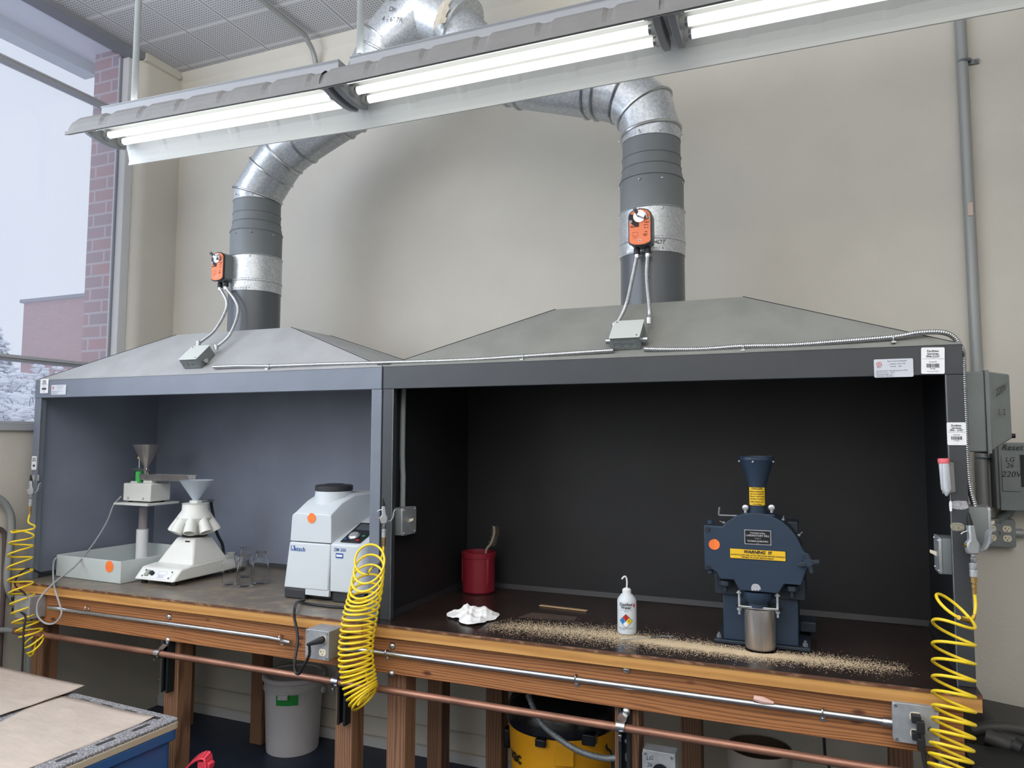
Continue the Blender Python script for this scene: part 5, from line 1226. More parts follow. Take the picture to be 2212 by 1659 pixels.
# crumpled white cloth
t0 = PZ(1014, 1333, 0); n = 44
rim = [(965, 1329), (985, 1322), (1003, 1320), (1022, 1316), (1045, 1318), (1068, 1341), (1052, 1344), (1040, 1350), (1024, 1353), (1000, 1350), (993, 1340), (978, 1338)]
RP = [PZ(*p, 0)[:2] for p in rim]; cen = np.mean(RP, axis=0); V = []; f = []; nr_ = 24; ns = 110
ang = sorted([(math.atan2(p[1]-cen[1], p[0]-cen[0]), np.linalg.norm(p-cen)) for p in RP]); A_ = np.array([a for a, _ in ang]); R_ = np.array([r for _, r in ang])
A3 = np.r_[A_-2*math.pi, A_, A_+2*math.pi]; R3 = np.r_[R_, R_, R_]
for j in range(nr_+1):
    s_ = j/nr_
    for k in range(ns):
        a = -math.pi+2*math.pi*k/ns; R = np.interp(a, A3, R3)
        rr2 = R*s_; X2, Y2 = rr2*math.cos(a), rr2*math.sin(a); env = (1-s_**2.2)
        fold = sum(amp*(1-abs(math.sin(k1*X2+k2*Y2+ph_)))**1.5 for amp, k1, k2, ph_ in ((.020, 34, 16, .4), (.016, -22, 48, 1.3), (.010, 70, 26, 2.2), (.006, 30, -95, .2)))
        h = env*(.016+fold*1.15)+(s_**3)*(.006*abs(math.sin(2.5*a+.6))+.004*abs(math.sin(5.3*a)))
        V.append((cen[0]+X2, cen[1]+Y2, max(.0012, h+.001)))
for j in range(nr_):
    for k in range(ns):
        k2 = (k+1) % ns; f.append((j*ns+k, j*ns+k2, (j+1)*ns+k2, (j+1)*ns+k))
m = MB(); m.add(V, f)
o = mkobj('crumpled_cloth', m, M['cloth'], ang=80); tag(o, 'crumpled white cloth on the dark top of the right bench', 'cloth')
o.modifiers.new('s', 'SUBSURF').levels = 1
# strip, glass sheet, spatula
a, b = PZ(1165, 1309, .002), PZ(1267, 1321, .002)
o = mkobj('cardboard_strip', MB().box(((a[0]+b[0])/2, a[1]-.0, .0035), (np.linalg.norm(b-a), .022, .004), math.atan2(b[1]-a[1], b[0]-a[0])), M['card'], bevel=.001); tag(o, 'narrow tan cardboard strip lying near the back of the right bench', 'strip')
a, b, c_, d_ = [PZ(*p, .0008) for p in ((1118, 1334), (1150, 1323), (1247, 1333), (1240, 1341))]
o = mkobj('plastic_film', MB().ext([a, d_, c_, b], (0, 0, .0008)), mat('smudgy_film', (112, 96, 86), .3, alpha=.45)); tag(o, 'faint smudged clear film on the dark top between cloth and wash bottle', 'film')
a, b = PZ(1342, 1381, .004), PZ(1455, 1375, .004)
t = thing('spatula', 'thin metal spatula lying in sawdust beside the wash bottle', 'spatula', tuple((a+b)/2)); t0_ = (a+b)/2
mkobj('blade', MB().tube([a, a+(b-a)*.35, a+(b-a)*.55], [.002, .003, .0015], 6), M['steel'], t); mkobj('handle', MB().tube(smooth_path([a+(b-a)*.55, a+(b-a)*.7+np.array([0, .012, .001]), b+np.array([0, .0, 0])], .02), .0022, 6), M['galv_dark'], t)
# wash bottle
q = PZ(1353, 1373, 0); c = np.array([q[0]-.006, q[1]+.037, .0005]); R = .0385
t = thing('wash_bottle', 'translucent distilled water wash bottle with bent spout on the right bench', 'bottle', tuple(c))
zsh = PY(1353, 1290, c[1])[2]; zn = PY(1353, 1283, c[1])[2]; zcp = PY(1353, 1270, c[1])[2]
mkobj('bottle_body', MB().lathe([(R-.006, 0), (R-.001, .004), (R, .012), (R, zsh-.012), (R-.004, zsh-.002), (R-.016, zn), (.016, zn+.004), (.016, zn+.008)], c, n=40), M['milky'], t)
mkobj('screw_cap', MB().lathe([(.0175, zn-c[2]), (.018, zn+.004), (.0175, zcp-.006), (.012, zcp-.001), (.006, zcp)], c, n=28), M['whitep'], t)
zz1 = PY(1352, 1246, c[1])[2]
mkobj('spout', MB().tube(smooth_path([c+[0, 0, zcp-.002], c+[.001, 0, zz1-.02], c+[-.002, 0, zz1-.003], c+[-.009, -.002, zz1+.001], c+[-.019, -.004, zz1-.010]], .004), [.0045]*1+[.0040]*200, 8) if False else MB().tube(smooth_path([c+[0, 0, zcp-.002], c+[.001, 0, zz1-.02], c+[-.002, 0, zz1-.003], c+[-.009, -.002, zz1+.001], c+[-.019, -.004, zz1-.010]], .004), .0035, 8), M['whitep'], t)
va = math.atan2(CP[0]-c[0], -(CP[1]-c[1]))   # facing angle
def wrapb(mb, R_, ca=None):
    V = []
    for x, y, z in mb.v: a = va*.55+x/R_; V.append((c[0]+R_*math.sin(a), c[1]-R_*math.cos(a), z))
    mb.v = V; return mb
def tw_(s, sz, x, z, **k): return text_mb(s, sz, (x, 0, z), (1, 0, 0), (0, 0, 1), depth=0, **k)
Rb = R+.0006; zt2 = zsh
mkobj('lettering', wrapb(merge(tw_('Distilled', .0165, 0, zt2-.022, bold=.0004), tw_('Water', .0165, 0, zt2-.034, bold=.0004), tw_('H2O', .007, 0, zt2-.049), tw_('Caution: use approved container', .0045, -.004, .030), tw_('Rinse with distilled water only. Keep closed.', .0035, 0, .026), tw_('CAS 7732-18-5', .0035, -.012, .022)), Rb), M['ink'], t)
def flat(pts, m_, nm, R_):
    # subdivide polygon horizontally for wrapping
    m = MB(); V = []; cx = sum(p[0] for p in pts)/len(pts); cz = sum(p[1] for p in pts)/len(pts); N = 8; P = []
    for i in range(len(pts)):
        a, b = pts[i], pts[(i+1) % len(pts)]
        for k in range(N): P.append((a[0]+(b[0]-a[0])*k/N, a[1]+(b[1]-a[1])*k/N))
    V = [(x, 0, z) for x, z in P]+[((x+cx)/2, 0, (z+cz)/2) for x, z in P]+[(cx, 0, cz)]; n_ = len(P)
    m.add(V, [(i, (i+1) % n_, n_+(i+1) % n_, n_+i) for i in range(n_)]+[(n_+i, n_+(i+1) % n_, 2*n_) for i in range(n_)]); return mkobj(nm, wrapb(m, R_), M[m_], t)
flat([(-.026, zt2-.0435), (.026, zt2-.0435), (.026, zt2-.0445), (-.026, zt2-.0445)], 'blueink', 'underline', Rb)
dz0 = zt2-.086; s_ = .013; g_ = .0006
flat([(0, dz0+2*s_+.002), (2*s_+.002, dz0), (0, dz0-2*s_-.002), (-2*s_-.002, dz0)], 'ink', 'diamond_outline', Rb)
for (dx, dzz, mm, nm) in ((0, s_, 'dred', 'red_diamond'), (-s_, 0, 'dblue', 'blue_diamond'), (s_, 0, 'dyel', 'yellow_diamond'), (0, -s_, 'label', 'white_diamond')):
    k = s_-g_; flat([(dx, dz0+dzz+k), (dx+k, dz0+dzz), (dx, dz0+dzz-k), (dx-k, dz0+dzz)], mm, nm, Rb+.0004)
mkobj('diamond_numbers', wrapb(merge(tw_('0', .018, 0, dz0+s_), tw_('0', .018, -s_, dz0), tw_('0', .018, s_, dz0)), Rb+.0009), M['ink'], t)
flat([(.036+.005*math.cos(a), zt2-.026+.008*math.sin(a)) for a in [2*math.pi*k/12 for k in range(12)]], 'redink', 'red_stamp', Rb)
# centrifuge tube taped on the post
q0, q1 = PY(2038, 993, -.018), PY(2045, 1072, -.018)
t = thing('centrifuge_tube', 'graduated centrifuge tube with pink cap taped to the right hood post', 'tube', tuple(q0))
L_ = np.linalg.norm(q1-q0); ax = q1-q0
mkobj('tube_body', MB().lathe([(.0150, .008), (.0148, L_*.80), (.004, L_*.98), (.001, L_)], q0, ax, n=24), M['milky'], t)
mkobj('cap', MB().lathe([(.0165, -.004), (.0170, 0), (.0170, .010), (.0160, .012)], q0, ax, n=20), mat('pink_cap', (232, 110, 120), .5), t)
m = MB(); axn = ax/L_
for k in range(24):
    c_ = q0+axn*(.02+k*.004*L_/.15); m.tube([c_+np.array([.0150*math.sin(a), -.0150*math.cos(a), 0]) for a in (-.1, .15, .4, .6)], .0003, 3)
mkobj('graduation_marks', m, M['galv_dark'], t)
q = (q0+q1)/2; mkobj('clear_tape', MB().ext([q+np.array([-.012, -.0155, -.05]), q+np.array([.030, .016, -.045]), q+np.array([.028, .016, .05]), q+np.array([-.010, -.0155, .055])], (0, -.0006, 0)), mat('clear_tape', (190, 190, 188), .3, alpha=.28), t)
# ------------------------------------------------------------------ the blue laboratory mill
YD = .128                      # front of the door
def U(u, v, y=YD): return PY(1480+u/3.529, 960+v/3.529, y)
t = thing('laboratory_mill', 'dark blue laboratory mill with hopper, warning signs and steel jar in the right hood', 'laboratory machine', (1.56, .28, .0006))
bl = M['blue_mill']; bd_ = M['blue_mill_d']
outline = [(142, 617), (150, 613), (285, 627), (305, 603), (330, 582), (365, 558), (400, 542), (450, 529), (500, 524), (560, 525), (610, 532), (650, 545), (700, 567), (740, 592), (780, 624), (815, 660), (845, 700), (868, 740), (885, 775), (898, 805), (912, 824), (940, 834), (962, 860), (962, 930), (925, 962), (905, 1015), (885, 1076), (755, 1066), (735, 1100), (712, 1138), (560, 1125), (412, 1112), (390, 1070), (370, 1032), (268, 1026), (252, 1000), (240, 975), (222, 962), (205, 956), (148, 960)]
P = [U(*q) for q in outline]
mkobj('door', MB().ext(P, (0, .028, 0)), bl, t, .003, ang=50)
# chamber behind
cc = U(545, 800, YD); 
def Ub(u, v, y): p = U(u, v, YD); return np.array([p[0], y, p[2]])
P2_ = [Ub(cc_[0]*.96+545*.04, cc_[1]*.96+800*.04, YD+.030) for cc_ in outline[2:20]]+[Ub(895, 1010, YD+.03), Ub(720, 1050, YD+.03), Ub(400, 1030, YD+.03), Ub(300, 960, YD+.03)]
mkobj('grinding_chamber', MB().ext(P2_, (0, .17, 0)), bd_, t, .004, ang=50)
# base: pedestal and plate
bx0, bx1 = 1.418, 1.690; zped = U(300, 1140, .215)[2]
mkobj('pedestal', MB().bx(bx0, bx1, .215, .50, .014, zped+.01), bl, t, .004)
mkobj('upper_block', MB().bx(U(228, 1130, .200)[0], U(920, 1190, .200)[0], .200, .46, U(228, 1138, .2)[2], U(228, 985, .2)[2]), bd_, t, .004)
mkobj('base_plate', MB().bx(bx0-.035, bx1+.04, .205, .53, .0006, .014), bd_, t, .003)
m = MB()
for x in (bx0-.018, bx1+.022):
    for y in (.235, .49): m.cyl((x, y, .014), (x, y, .026), .010, n=6); m.cyl((x, y, .026), (x, y, .034), .005, n=8)
mkobj('base_bolt', m, M['galv_dark'], t)
# side motor pulley hints
m = MB(); q = U(820, 620, .34); m.bx(q[0]-.05, q[0]+.02, .30, .42, q[2]-.06, q[2]+.02); m.bx(bx1, bx1+.06, .38, .50, .03, .07); mkobj('motor_bracket', m, bd_, t, .004)
# hinge blocks on the left
m = MB()
for (u_, v_) in ((192, 592), (192, 968)): q = U(u_, v_, YD+.02); m.cyl(q+np.array([0, 0, -.008]), q+np.array([0, 0, .008]), .012, n=16)
q = U(150, 790, YD+.012); m.bx(U(143, 0)[0]-.002, U(160, 0)[0], YD+.028, YD+.07, U(145, 955)[2], U(145, 620)[2]); mkobj('hinge', m, bl, t, .002)
m = MB()
for (u_, v_) in ((167, 645), (172, 935)): q = U(u_, v_); m.cyl(q, q-np.array([0, .008, 0]), .0085, n=16)
hb = mkobj('socket_screw', m, M['blue_mill_d'], t)
m = MB()
for (u_, v_) in ((167, 645), (172, 935)): q = U(u_, v_)-np.array([0, .0081, 0]); m.cyl(q, q-np.array([0, .001, 0]), .004, n=6)
mkobj('socket', m, M['ink'], hb)
# latch star knob
kq = U(945, 903, YD-.012)
m = MB(); star = []
for k in range(40):
    a = 2*math.pi*k/40+.15; r = .0165+.0165*max(0, math.cos(4*a/1+.0))**1.5 if False else .017+.021*max(0, math.cos(4*(a-.25)))**.55; star.append((r*math.cos(a), r*math.sin(a)))
mkobj('latch_knob', merge(MB().prism(star, kq, (1, 0, 0), (0, 0, 1), (0, -.012, 0)), MB().cyl(kq, kq+np.array([0, .02, 0]), .010, n=12)), M['blue_mill_d'], t, .002)
mkobj('latch_hub', MB().cyl(kq-np.array([0, .012, 0]), kq-np.array([0, .018, 0]), .010, n=20), bl, t)
# other black star knobs under the chamber
m = MB()
for (u_, v_) in ((307, 1055), (815, 1095)):
    q = U(u_, v_, .165); m.cyl(q+np.array([0, 0, -.010]), q+np.array([0, 0, .010]), .026, n=7); m.cyl(q+np.array([0, 0, -.034]), q+np.array([0, 0, -.01]), .009, n=10)
mkobj('clamp_knob', m, M['blue_mill_d'], t, .003)
# hopper
yh = .235; hx = U(548, 300, yh)[0]
def hz(v, y=None): return U(548, v, yh if y is None else y)[2]
def hr(u0, u1): return (U(u1, 0, yh)[0]-U(u0, 0, yh)[0])/2*.985
rt, rn = hr(417, 678), hr(483, 618)
mkobj('hopper', MB().lathe([(rn, hz(560)), (rn, hz(318)), (rt-.001, hz(128)), (rt, hz(122)), (rt+.0015, hz(118)), (rt+.0015, hz(96)), (rt-.003, hz(90)), (rt-.005, hz(100)), (rt-.006, hz(125)), (rn-.006, hz(318)), (rn-.008, hz(400))], (hx, yh, 0), n=48), bl, t)
m = MB()
for a in (-90, -8, 188, 90): q = math.radians(a-8); m.ball((hx+(rt+.002)*math.cos(q), yh+(rt+.002)*math.sin(q), hz(130)), .0045, n=8, m=6)
mkobj('hopper_screw', m, M['alu'], t)
q = U(548, 535, yh); m = MB().bx(U(418, 0, yh)[0], U(678, 0, yh)[0], .19, .29, hz(552), hz(522)); mkobj('hopper_flange', m, bl, t, .004)
m = MB()
for u_ in (460, 660):
    q = U(u_, 520, .215); m.cyl(q, q+np.array([0, 0, .008]), .0055, n=10); m.ball(q+np.array([0, 0, .019]), .0125, (1, .35, .95), n=16, m=8)
mkobj('thumb_screw', m, M['alu'], t)
# rods and clips
m = MB(); m.tube([U(262, 478, .26), U(256, 535, .26), U(262, 540, .26), U(400, 545, .25)], .004, 8); mkobj('bent_rod', m, M['galv_dark'], t)
m = MB()
for (u_, v_), (u2, v2) in (((296, 598), (262, 584)), ((748, 574), (752, 545)), ((868, 694), (893, 668))):
    a, b = U(u_, v_, .17), U(u2, v2, .17); m.tube([a, b], .0018, 6); m.ball(a, .0065, n=8, m=6)
mkobj('clip_pin', m, M['galv_dark'], t)
# outlet cone and jar
jx = U(571, 1400, .165)[0]; jy = .170
def jzf(v): return U(571, v, jy)[2]
jr_ = (U(688, 0, jy)[0]-U(455, 0, jy)[0])/2
mkobj('outlet_neck', MB().lathe([(.052, jzf(1120)), (.052, jzf(1160)), (.046, jzf(1190)), (.036, jzf(1210)), (.036, jzf(1238))], (jx-.006, jy, 0), n=36), bl, t)
m = MB(); fz = jzf(1235); m.prism([(-.080, -.012), (-.070, -.030), (.072, -.030), (.083, -.012), (.083, .010), (.070, .026), (-.068, .026), (-.080, .010)], (jx-.004, jy, fz-.006), (1, 0, 0), (0, 1, 0), (0, 0, .010)); mkobj('jar_clamp', m, M['steel'], t, .002)
m = MB()
for sx in (-1, 1):
    x = jx-.004+sx*.068; m.cyl((x, jy-.015, fz+.004), (x, jy-.015, jzf(1118)), .0045, n=8); m.cyl((x, jy-.015, jzf(1140)), (x, jy-.015, jzf(1128)), .010, n=6); m.cyl((x, jy-.015, fz-.016), (x, jy-.015, fz-.008), .009, n=6); m.cyl((x, jy-.015, fz-.032), (x, jy-.015, fz-.012), .0045, n=8)
mkobj('clamp_screw', m, M['galv'], t)
tj = thing('steel_jar', 'cylindrical brushed steel jar clamped under the blue mill outlet', 'jar', (jx, jy, .004))
jb = .004
mkobj('jar_body', MB().lathe([(.0005, jb), (jr_-.012, jb), (jr_-.004, jb+.004), (jr_, jb+.014), (jr_, fz-.008)], (jx, jy, 0), n=48), M['steelbrush'], tj)
# signs
def sign(u0, v0, u1, v1, m_, nm, y, th=.0012, r=.003):
    a, b = U(u0, v0, y), U(u1, v1, y); c = (a+b)/2; w_, h_ = abs(b[0]-a[0]), abs(b[2]-a[2]); return c, w_, h_
ux = np.array([1., 0, 0]); uz = np.array([0, 0, 1.]); ny = np.array([0, -1., 0])
a, b = U(340, 820), U(768, 865); c_ = (U(340, 785)+U(768, 898))/2; w_ = b[0]-a[0]; h_ = .0255+.0*w_; h_ = (U(340, 785)[2]-U(340, 862)[2])
s = mkobj('warning_sign', MB().prism(rrect(w_, h_, .002, 2), c_-[0, .0004, 0], ux, uz, ny*.0012), M['ink'], t); s['label'] = 'yellow warning sign with black border'
mkobj('sign_face', MB().prism(rrect(w_-.003, h_-.003, .0015, 2), c_-[0, .0016, 0], ux, uz, ny*.0003), M['signyellow'], s)
o_ = c_-np.array([0, .0022, 0])
mkobj('lettering', merge(text_mb('WARNING  !!!', h_*.42, o_+uz*h_*.22, ux, uz, shear=.25, bold=.0007), text_mb('ALWAYS CLOSE AND LATCH THIS DOOR BEFORE STARTING', h_*.185, o_-uz*h_*.10, ux, uz, shear=.25, bold=.00018), text_mb('THE MILL TO AVOID SERIOUS INJURY', h_*.185, o_-uz*h_*.32, ux, uz, shear=.25, bold=.00018)), M['ink'], s)
a, b = U(452, 700), U(656, 720); c_ = (U(452, 646)+U(656, 772))/2; w_ = b[0]-a[0]; h_ = U(452, 646)[2]-U(452, 757)[2]
s = mkobj('nameplate', MB().prism(rrect(w_, h_, .001, 1), c_-[0, .0004, 0], ux, uz, ny*.0012), M['alu'], t)
mkobj('nameplate_face', MB().prism(rrect(w_-.005, h_-.005, .001, 1), c_-[0, .0016, 0], ux, uz, ny*.0003), M['plateblack'], s)
o_ = c_-np.array([0, .0022, 0])
mkobj('lettering', merge(text_mb('THOMAS-Wiley', h_*.15, o_+uz*h_*.28, ux, uz, bold=.0002), text_mb('LABORATORY MILL', h_*.175, o_+uz*h_*.11, ux, uz, bold=.0003), text_mb('Model 4', h_*.12, o_-uz*h_*.08, ux, uz), text_mb('THOMAS SCIENTIFIC', h_*.15, o_-uz*h_*.27, ux, uz, bold=.0003), text_mb('U.S.A.', h_*.08, o_-uz*h_*.40, ux, uz)), M['alu'], s)
# danger sign wrapped on the neck
zc_ = hz(392); hh_ = hz(322)-hz(465); R1 = rn+.0008; fa = math.atan2(CP[0]-hx, -(CP[1]-yh))
def wrapm(mb, R_, dz=0):
    V = []
    for x, y, z in mb.v: a = fa*.4+x/R_; V.append((hx+R_*math.sin(a), yh-R_*math.cos(a), z))
    mb.v = V; return mb
def band(w_, h__, R_, m_, nm, par):
    n = 14; m = MB(); V = []
    for i in range(n+1):
        x = -w_/2+w_*i/n
        for z in (-h__/2, h__/2): V.append((x, 0, zc_+z))
    m.add(V, [(2*i, 2*i+2, 2*i+3, 2*i+1) for i in range(n)]); return mkobj(nm, wrapm(m, R_), m_, par)
ww = rn*2.25
s = band(ww, hh_, R1, M['ink'], 'danger_sign', t); s['label'] = 'yellow danger sign wrapped round the hopper neck'; band(ww-.004, hh_-.004, R1+.0005, M['signyellow'], 'sign_face', s)
tt = [('DANGER', .145, .40), ('MOVING KNIFE BLADES', .075, .25), ('DO NOT OPERATE', .085, .12), ('WITHOUT THIS HOPPER', .075, -.01), ('SECURELY IN PLACE', .08, -.14), ('KEEP HANDS OUT', .085, -.29), ('OF HOPPER', .085, -.42)]
mkobj('lettering', wrapm(merge(*[text_mb(s_, hh_*k, (0, 0, zc_+hh_*dz), (1, 0, 0), (0, 0, 1), depth=0, shear=.2, bold=.00018) for s_, k, dz in tt]), R1+.0011), M['ink'], s)
q = U(223, 762); st = MB(); 
st.add([q+np.array([x, -.0012-.012*max(0, .45-(x-z*.3)/.0195*.5-.35) if x < -.006 else -.0012, z]) for x, z in circ(.0200, 30)]+[q+np.array([0, -.0014, 0])], [(i, (i+1) % 30, 30) for i in range(30)])
mkobj('round_sticker', st, M['orange'], t)
q = U(540, 1090); pts = [(x, z) for x, z in [(-.0165, -.012), (-.017, .0), (-.012, .010), (-.003, .0135), (.008, .012), (.015, .004), (.0175, -.006), (.012, -.008), (.009, -.013), (.003, -.009), (-.002, -.014), (-.007, -.010), (-.011, -.014)]]
lab(mkobj('torn_sticker', MB().prism(pts, q-[0, .0003, 0], ux, uz, ny*.0008), mat('torn_grey_sticker', (170, 170, 176), .7, var=.2, vscale=300), t), 'torn pale sticker')

# ================================================================== SAWDUST
N = 40000; V = []; f = []
def dn(px): # centre line and half width of the dust band in the picture, mapped onto the table
    return np.interp(px, [1075, 1150, 1250, 1330, 1420, 1520, 1620, 1700, 1800, 1900, 1960], [1352, 1356, 1366, 1374, 1388, 1400, 1413, 1420, 1430, 1441, 1447]), np.interp(px, [1075, 1150, 1250, 1400, 1600, 1700, 1900, 1960], [13, 15, 16, 15, 12, 12, 14, 12])
LO = PZ(1075, 1352, 0); 
cl_x = []; 
for px in range(1075, 1965, 10):
    c, wd = dn(px); a = PZ(px, c, 0); b = PZ(px, c-wd, 0); cl_x.append((a[0], a[1], abs(b[1]-a[1])))
cl = np.array(cl_x); dens = np.interp(cl[:, 0], [cl[0, 0], .75, 1.0, 1.25, 1.6, 1.8, cl[-1, 0]], [.25, .6, .9, 1.5, 1.4, .5, .12])
cdf = np.cumsum(dens); cdf /= cdf[-1]; k = 0; tries = 0
while k < N:
    r = random.random(); x = float(np.interp(r, np.r_[0, cdf], np.r_[cl[0, 0]-.02, cl[:, 0]])); yc_ = np.interp(x, cl[:, 0], cl[:, 1]); wy = np.interp(x, cl[:, 0], cl[:, 2]); x += random.gauss(0, .022)
    core = random.random() < .62 if 1.05 < x < 1.72 else random.random() < .25
    y = yc_+random.gauss(0, wy*(.24 if core else .60)); 
    if y < YT+.004 or y > .74: continue
    if (x-jx)**2+(y-jy)**2 < (jr_+.002)**2 or (bx0-.04 < x < bx1+.045 and y > .20): continue
    z = .0004+(abs(random.gauss(0, .0016)) if core else 0); L = random.uniform(.0007, .0024) if not core else random.uniform(.0007, .0018); W_ = random.uniform(.0003, .0007); a = random.gauss(.2, .9); d = np.array([math.cos(a), math.sin(a)]); e = np.array([-d[1], d[0]]); n0 = len(V); h = random.uniform(.0004, .001)
    for sx, sy in ((-1, -1), (1, -1), (1, 1), (-1, 1)): V.append((x+d[0]*L*sx+e[0]*W_*sy, y+d[1]*L*sx+e[1]*W_*sy, z))
    V.append((x, y, z+h)); f += [(n0, n0+1, n0+4), (n0+1, n0+2, n0+4), (n0+2, n0+3, n0+4), (n0+3, n0, n0+4)]; k += 1
m = MB(); m.add(V, f)
# compact ridge of dust in front of the jar
R1_ = []
for x in np.linspace(1.12, 1.66, 60):
    yc_ = np.interp(x, cl[:, 0], cl[:, 1]); s_ = math.sin(math.pi*(x-1.12)/.54)**.5; wy = .020*s_*(1+.35*math.sin(x*47)+.2*math.sin(x*111)); wy = max(wy, .001)
    R1_.append([(x, yc_-.006-wy, .0003), (x, yc_-.006-wy*.4, .0022*s_+.0004), (x, yc_-.006+wy*.4, .0024*s_+.0004), (x, yc_-.006+wy, .0003)])
for i in range(59): m.add(R1_[i]+R1_[i+1], [(j, j+1, 5+j, 4+j) for j in range(3)])
o = mkobj('sawdust', m, M['dust'], smooth=False); tag(o, 'tan sawdust scattered along the front of the dark bench top', 'sawdust', kind='stuff')

# ================================================================== UNDER THE BENCHES
q = PZ(625, 1632, FZ); R = .148; c = np.array([q[0]-.06, q[1]+.10, FZ+.001])
t = thing('plastic_bucket', 'white plastic bucket with green tape on the floor under the left bench', 'bucket', tuple(c))
zb = c[2]; zt_ = PY(630, 1452, c[1])[2]; Rt = .172
mkobj('bucket_body', MB().lathe([(R, 0), (R+.002, .01), (Rt-.006, zt_-zb-.075), (Rt+.002, zt_-zb-.072), (Rt+.002, zt_-zb-.062), (Rt-.004, zt_-zb-.06), (Rt-.001, zt_-zb-.018)], c, n=48), M['bucket'], t)
mkobj('lid', MB().lathe([(Rt+.006, zt_-zb-.022), (Rt+.009, zt_-zb-.018), (Rt+.009, zt_-zb), (Rt+.004, zt_-zb+.005), (Rt-.015, zt_-zb+.004), (Rt-.018, zt_-zb-.004), (.001, zt_-zb-.004)], c, n=64), M['bucket'], t)
fa = math.atan2(CP[0]-c[0], -(CP[1]-c[1]))
m = MB(); n = 14; zg = PY(623, 1517, c[1]-.16)[2]; V = []
for i in range(n+1):
    a = fa-.62+.78*i/n
    for z in (-.029, .029): rr = Rt-.006-(zt_-zb-.075-(zg+z-zb))*(Rt-R-.008)/(zt_-zb-.085)+.0012; V.append((c[0]+rr*math.sin(a), c[1]-rr*math.cos(a), zg+z+(random.uniform(-.001, .001))))
m.add(V, [(2*i, 2*i+2, 2*i+3, 2*i+1) for i in range(n)]); mkobj('tape_strip', m, M['green'], t)
m = MB()
for a in (fa-.35,): 
    a2 = a; p_ = np.array([c[0]+(Rt+.003)*math.sin(a2), c[1]-(Rt+.003)*math.cos(a2), zt_-.085]); m.box(p_, (.06, .012, .030), a2)
p_ = np.array([c[0]+(Rt+.006)*math.sin(fa+1.15), c[1]-(Rt+.006)*math.cos(fa+1.15), zt_-.09]); m.cyl(p_, p_+np.array([.014, 0, 0]), .018, n=16)
mkobj('handle_lug', m, M['bucket'], t, .004)
# yellow shop vacuum
c = np.array([.52, .62, FZ+.001])
xl2, xr2 = PY(1100, 1600, c[1])[0], PY(1335, 1600, c[1])[0]; c[0] = (xl2+xr2)/2; R = (xr2-xl2)/2*.93
t = thing('shop_vacuum', 'yellow drum vacuum with black lid under the right bench', 'vacuum cleaner', tuple(c)); zr = PY(1215, 1595, c[1]-R)[2]-c[2]
mkobj('drum', MB().lathe([(R*.86, 0.05), (R*.9, .06), (R, zr-.02), (R, zr)], c, n=48), M['vacyel'], t)
m = MB(); 
for a in (0, 90, 180, 270): m.ball((c[0]+R*.8*math.cos(math.radians(a+45)), c[1]+R*.8*math.sin(math.radians(a+45)), c[2]+.03), .03, n=12, m=8)
mkobj('caster', m, M['black'], t)
zh = zr+.15
mkobj('power_head', MB().lathe([(R+.005, zr-.015), (R+.012, zr+.0), (R+.010, zr+.04), (R-.01, zr+.085), (R*.75, zr+.125), (R*.6, zh), (.001, zh+.002)], c, n=48), M['blackgloss'], t)
ql = PY(1092, 1590, c[1]-.05); m = MB(); m.prism(rrect(.05, .10, .022, 5), ql, (0.0, 1, 0), (0, 0, 1), (.03, 0, 0)); q = np.array([c[0]-.01, c[1]-R-.012, c[2]+zr-.03]); m.box(q, (.05, .02, .035)); q = np.array([c[0]+R*.75, c[1]-R*.72, c[2]+zr-.01]); m.box(q, (.06, .05, .05)); mkobj('latch', m, M['blackgloss'], t, .006)
fa = math.atan2(CP[0]-c[0], -(CP[1]-c[1]))
q = np.array([c[0]+(R)*math.sin(fa+.04), c[1]-R*math.cos(fa+.04), c[2]+zr-.075]); m = MB().box(q, (.085, .014, .10), fa); mkobj('front_rib', m, M['vacyel'], t, .004)
zv = PY(1125, 1636, c[1]-R*.8)[2]; tm = text_mb('vac', .075, (0, 0, 0), (1, 0, 0), (0, 0, 1), depth=0, bold=.002); V = []
a0 = -math.asin(max(-1, min(1, (c[0]-PY(1120, 1636, c[1]-R*.6)[0])/R)))
for x, y, z in tm.v: a = a0+x/(R+.002); V.append((c[0]+(R*.985+.003)*math.sin(a), c[1]-(R*.985+.003)*math.cos(a), zv+z))
tm.v = V; mkobj('lettering', tm, M['ink'], t)
cord([(c[0]+R*.8, c[1]-.05, c[2]+zr), (c[0]+R*.95, c[1]-.08, c[2]+zr-.08), PY(1322, 1640, c[1]-.1), (c[0]+R*1.1, c[1]-.1, FZ+.1), (c[0]+R*1.2, c[1]-.05, FZ+.008)], .006, M['black'], 'power_cord', 'black cord hanging from the yellow vacuum under the right bench', 'power cord')
# open drum with dark opening
c = np.array([0., .60, FZ+.001]); xa, xb = PY(1570, 1615, c[1])[0], PY(1712, 1615, c[1])[0]; c[0] = (xa+xb)/2; R = (xb-xa)/2; zt_ = PY(1642, 1612, c[1])[2]-c[2]
t = thing('waste_drum', 'pale open-topped drum under the right bench, its dark opening just below the apron', 'bin', tuple(c))
mkobj('drum_body', MB().lathe([(R*.9, 0), (R*.99, zt_-.005), (R, zt_), (R*.97, zt_), (R*.95, zt_-.02), (R*.87, .02), (.001, .018)], c, n=40), M['drum'], t)
lab(mkobj('liner', MB().lathe([(R*.955, zt_-.003), (R*.935, zt_-.04), (R*.84, .05), (.001, .03)], c, n=40, cap=False), M['druminside'], t), 'dark brown inside of the drum')
a = PY(1778, 1610, .3); cord([(a[0], .3, -.058), tuple(PY(1782, 1630, .3)), tuple(PY(1792, 1662, .3)), (a[0]+.05, .28, -.8), (a[0]+.08, .3, FZ+.008)], .0055, M['black'], 'power_cord', 'thin black cord hanging behind the copper pipe under the right bench', 'power cord')
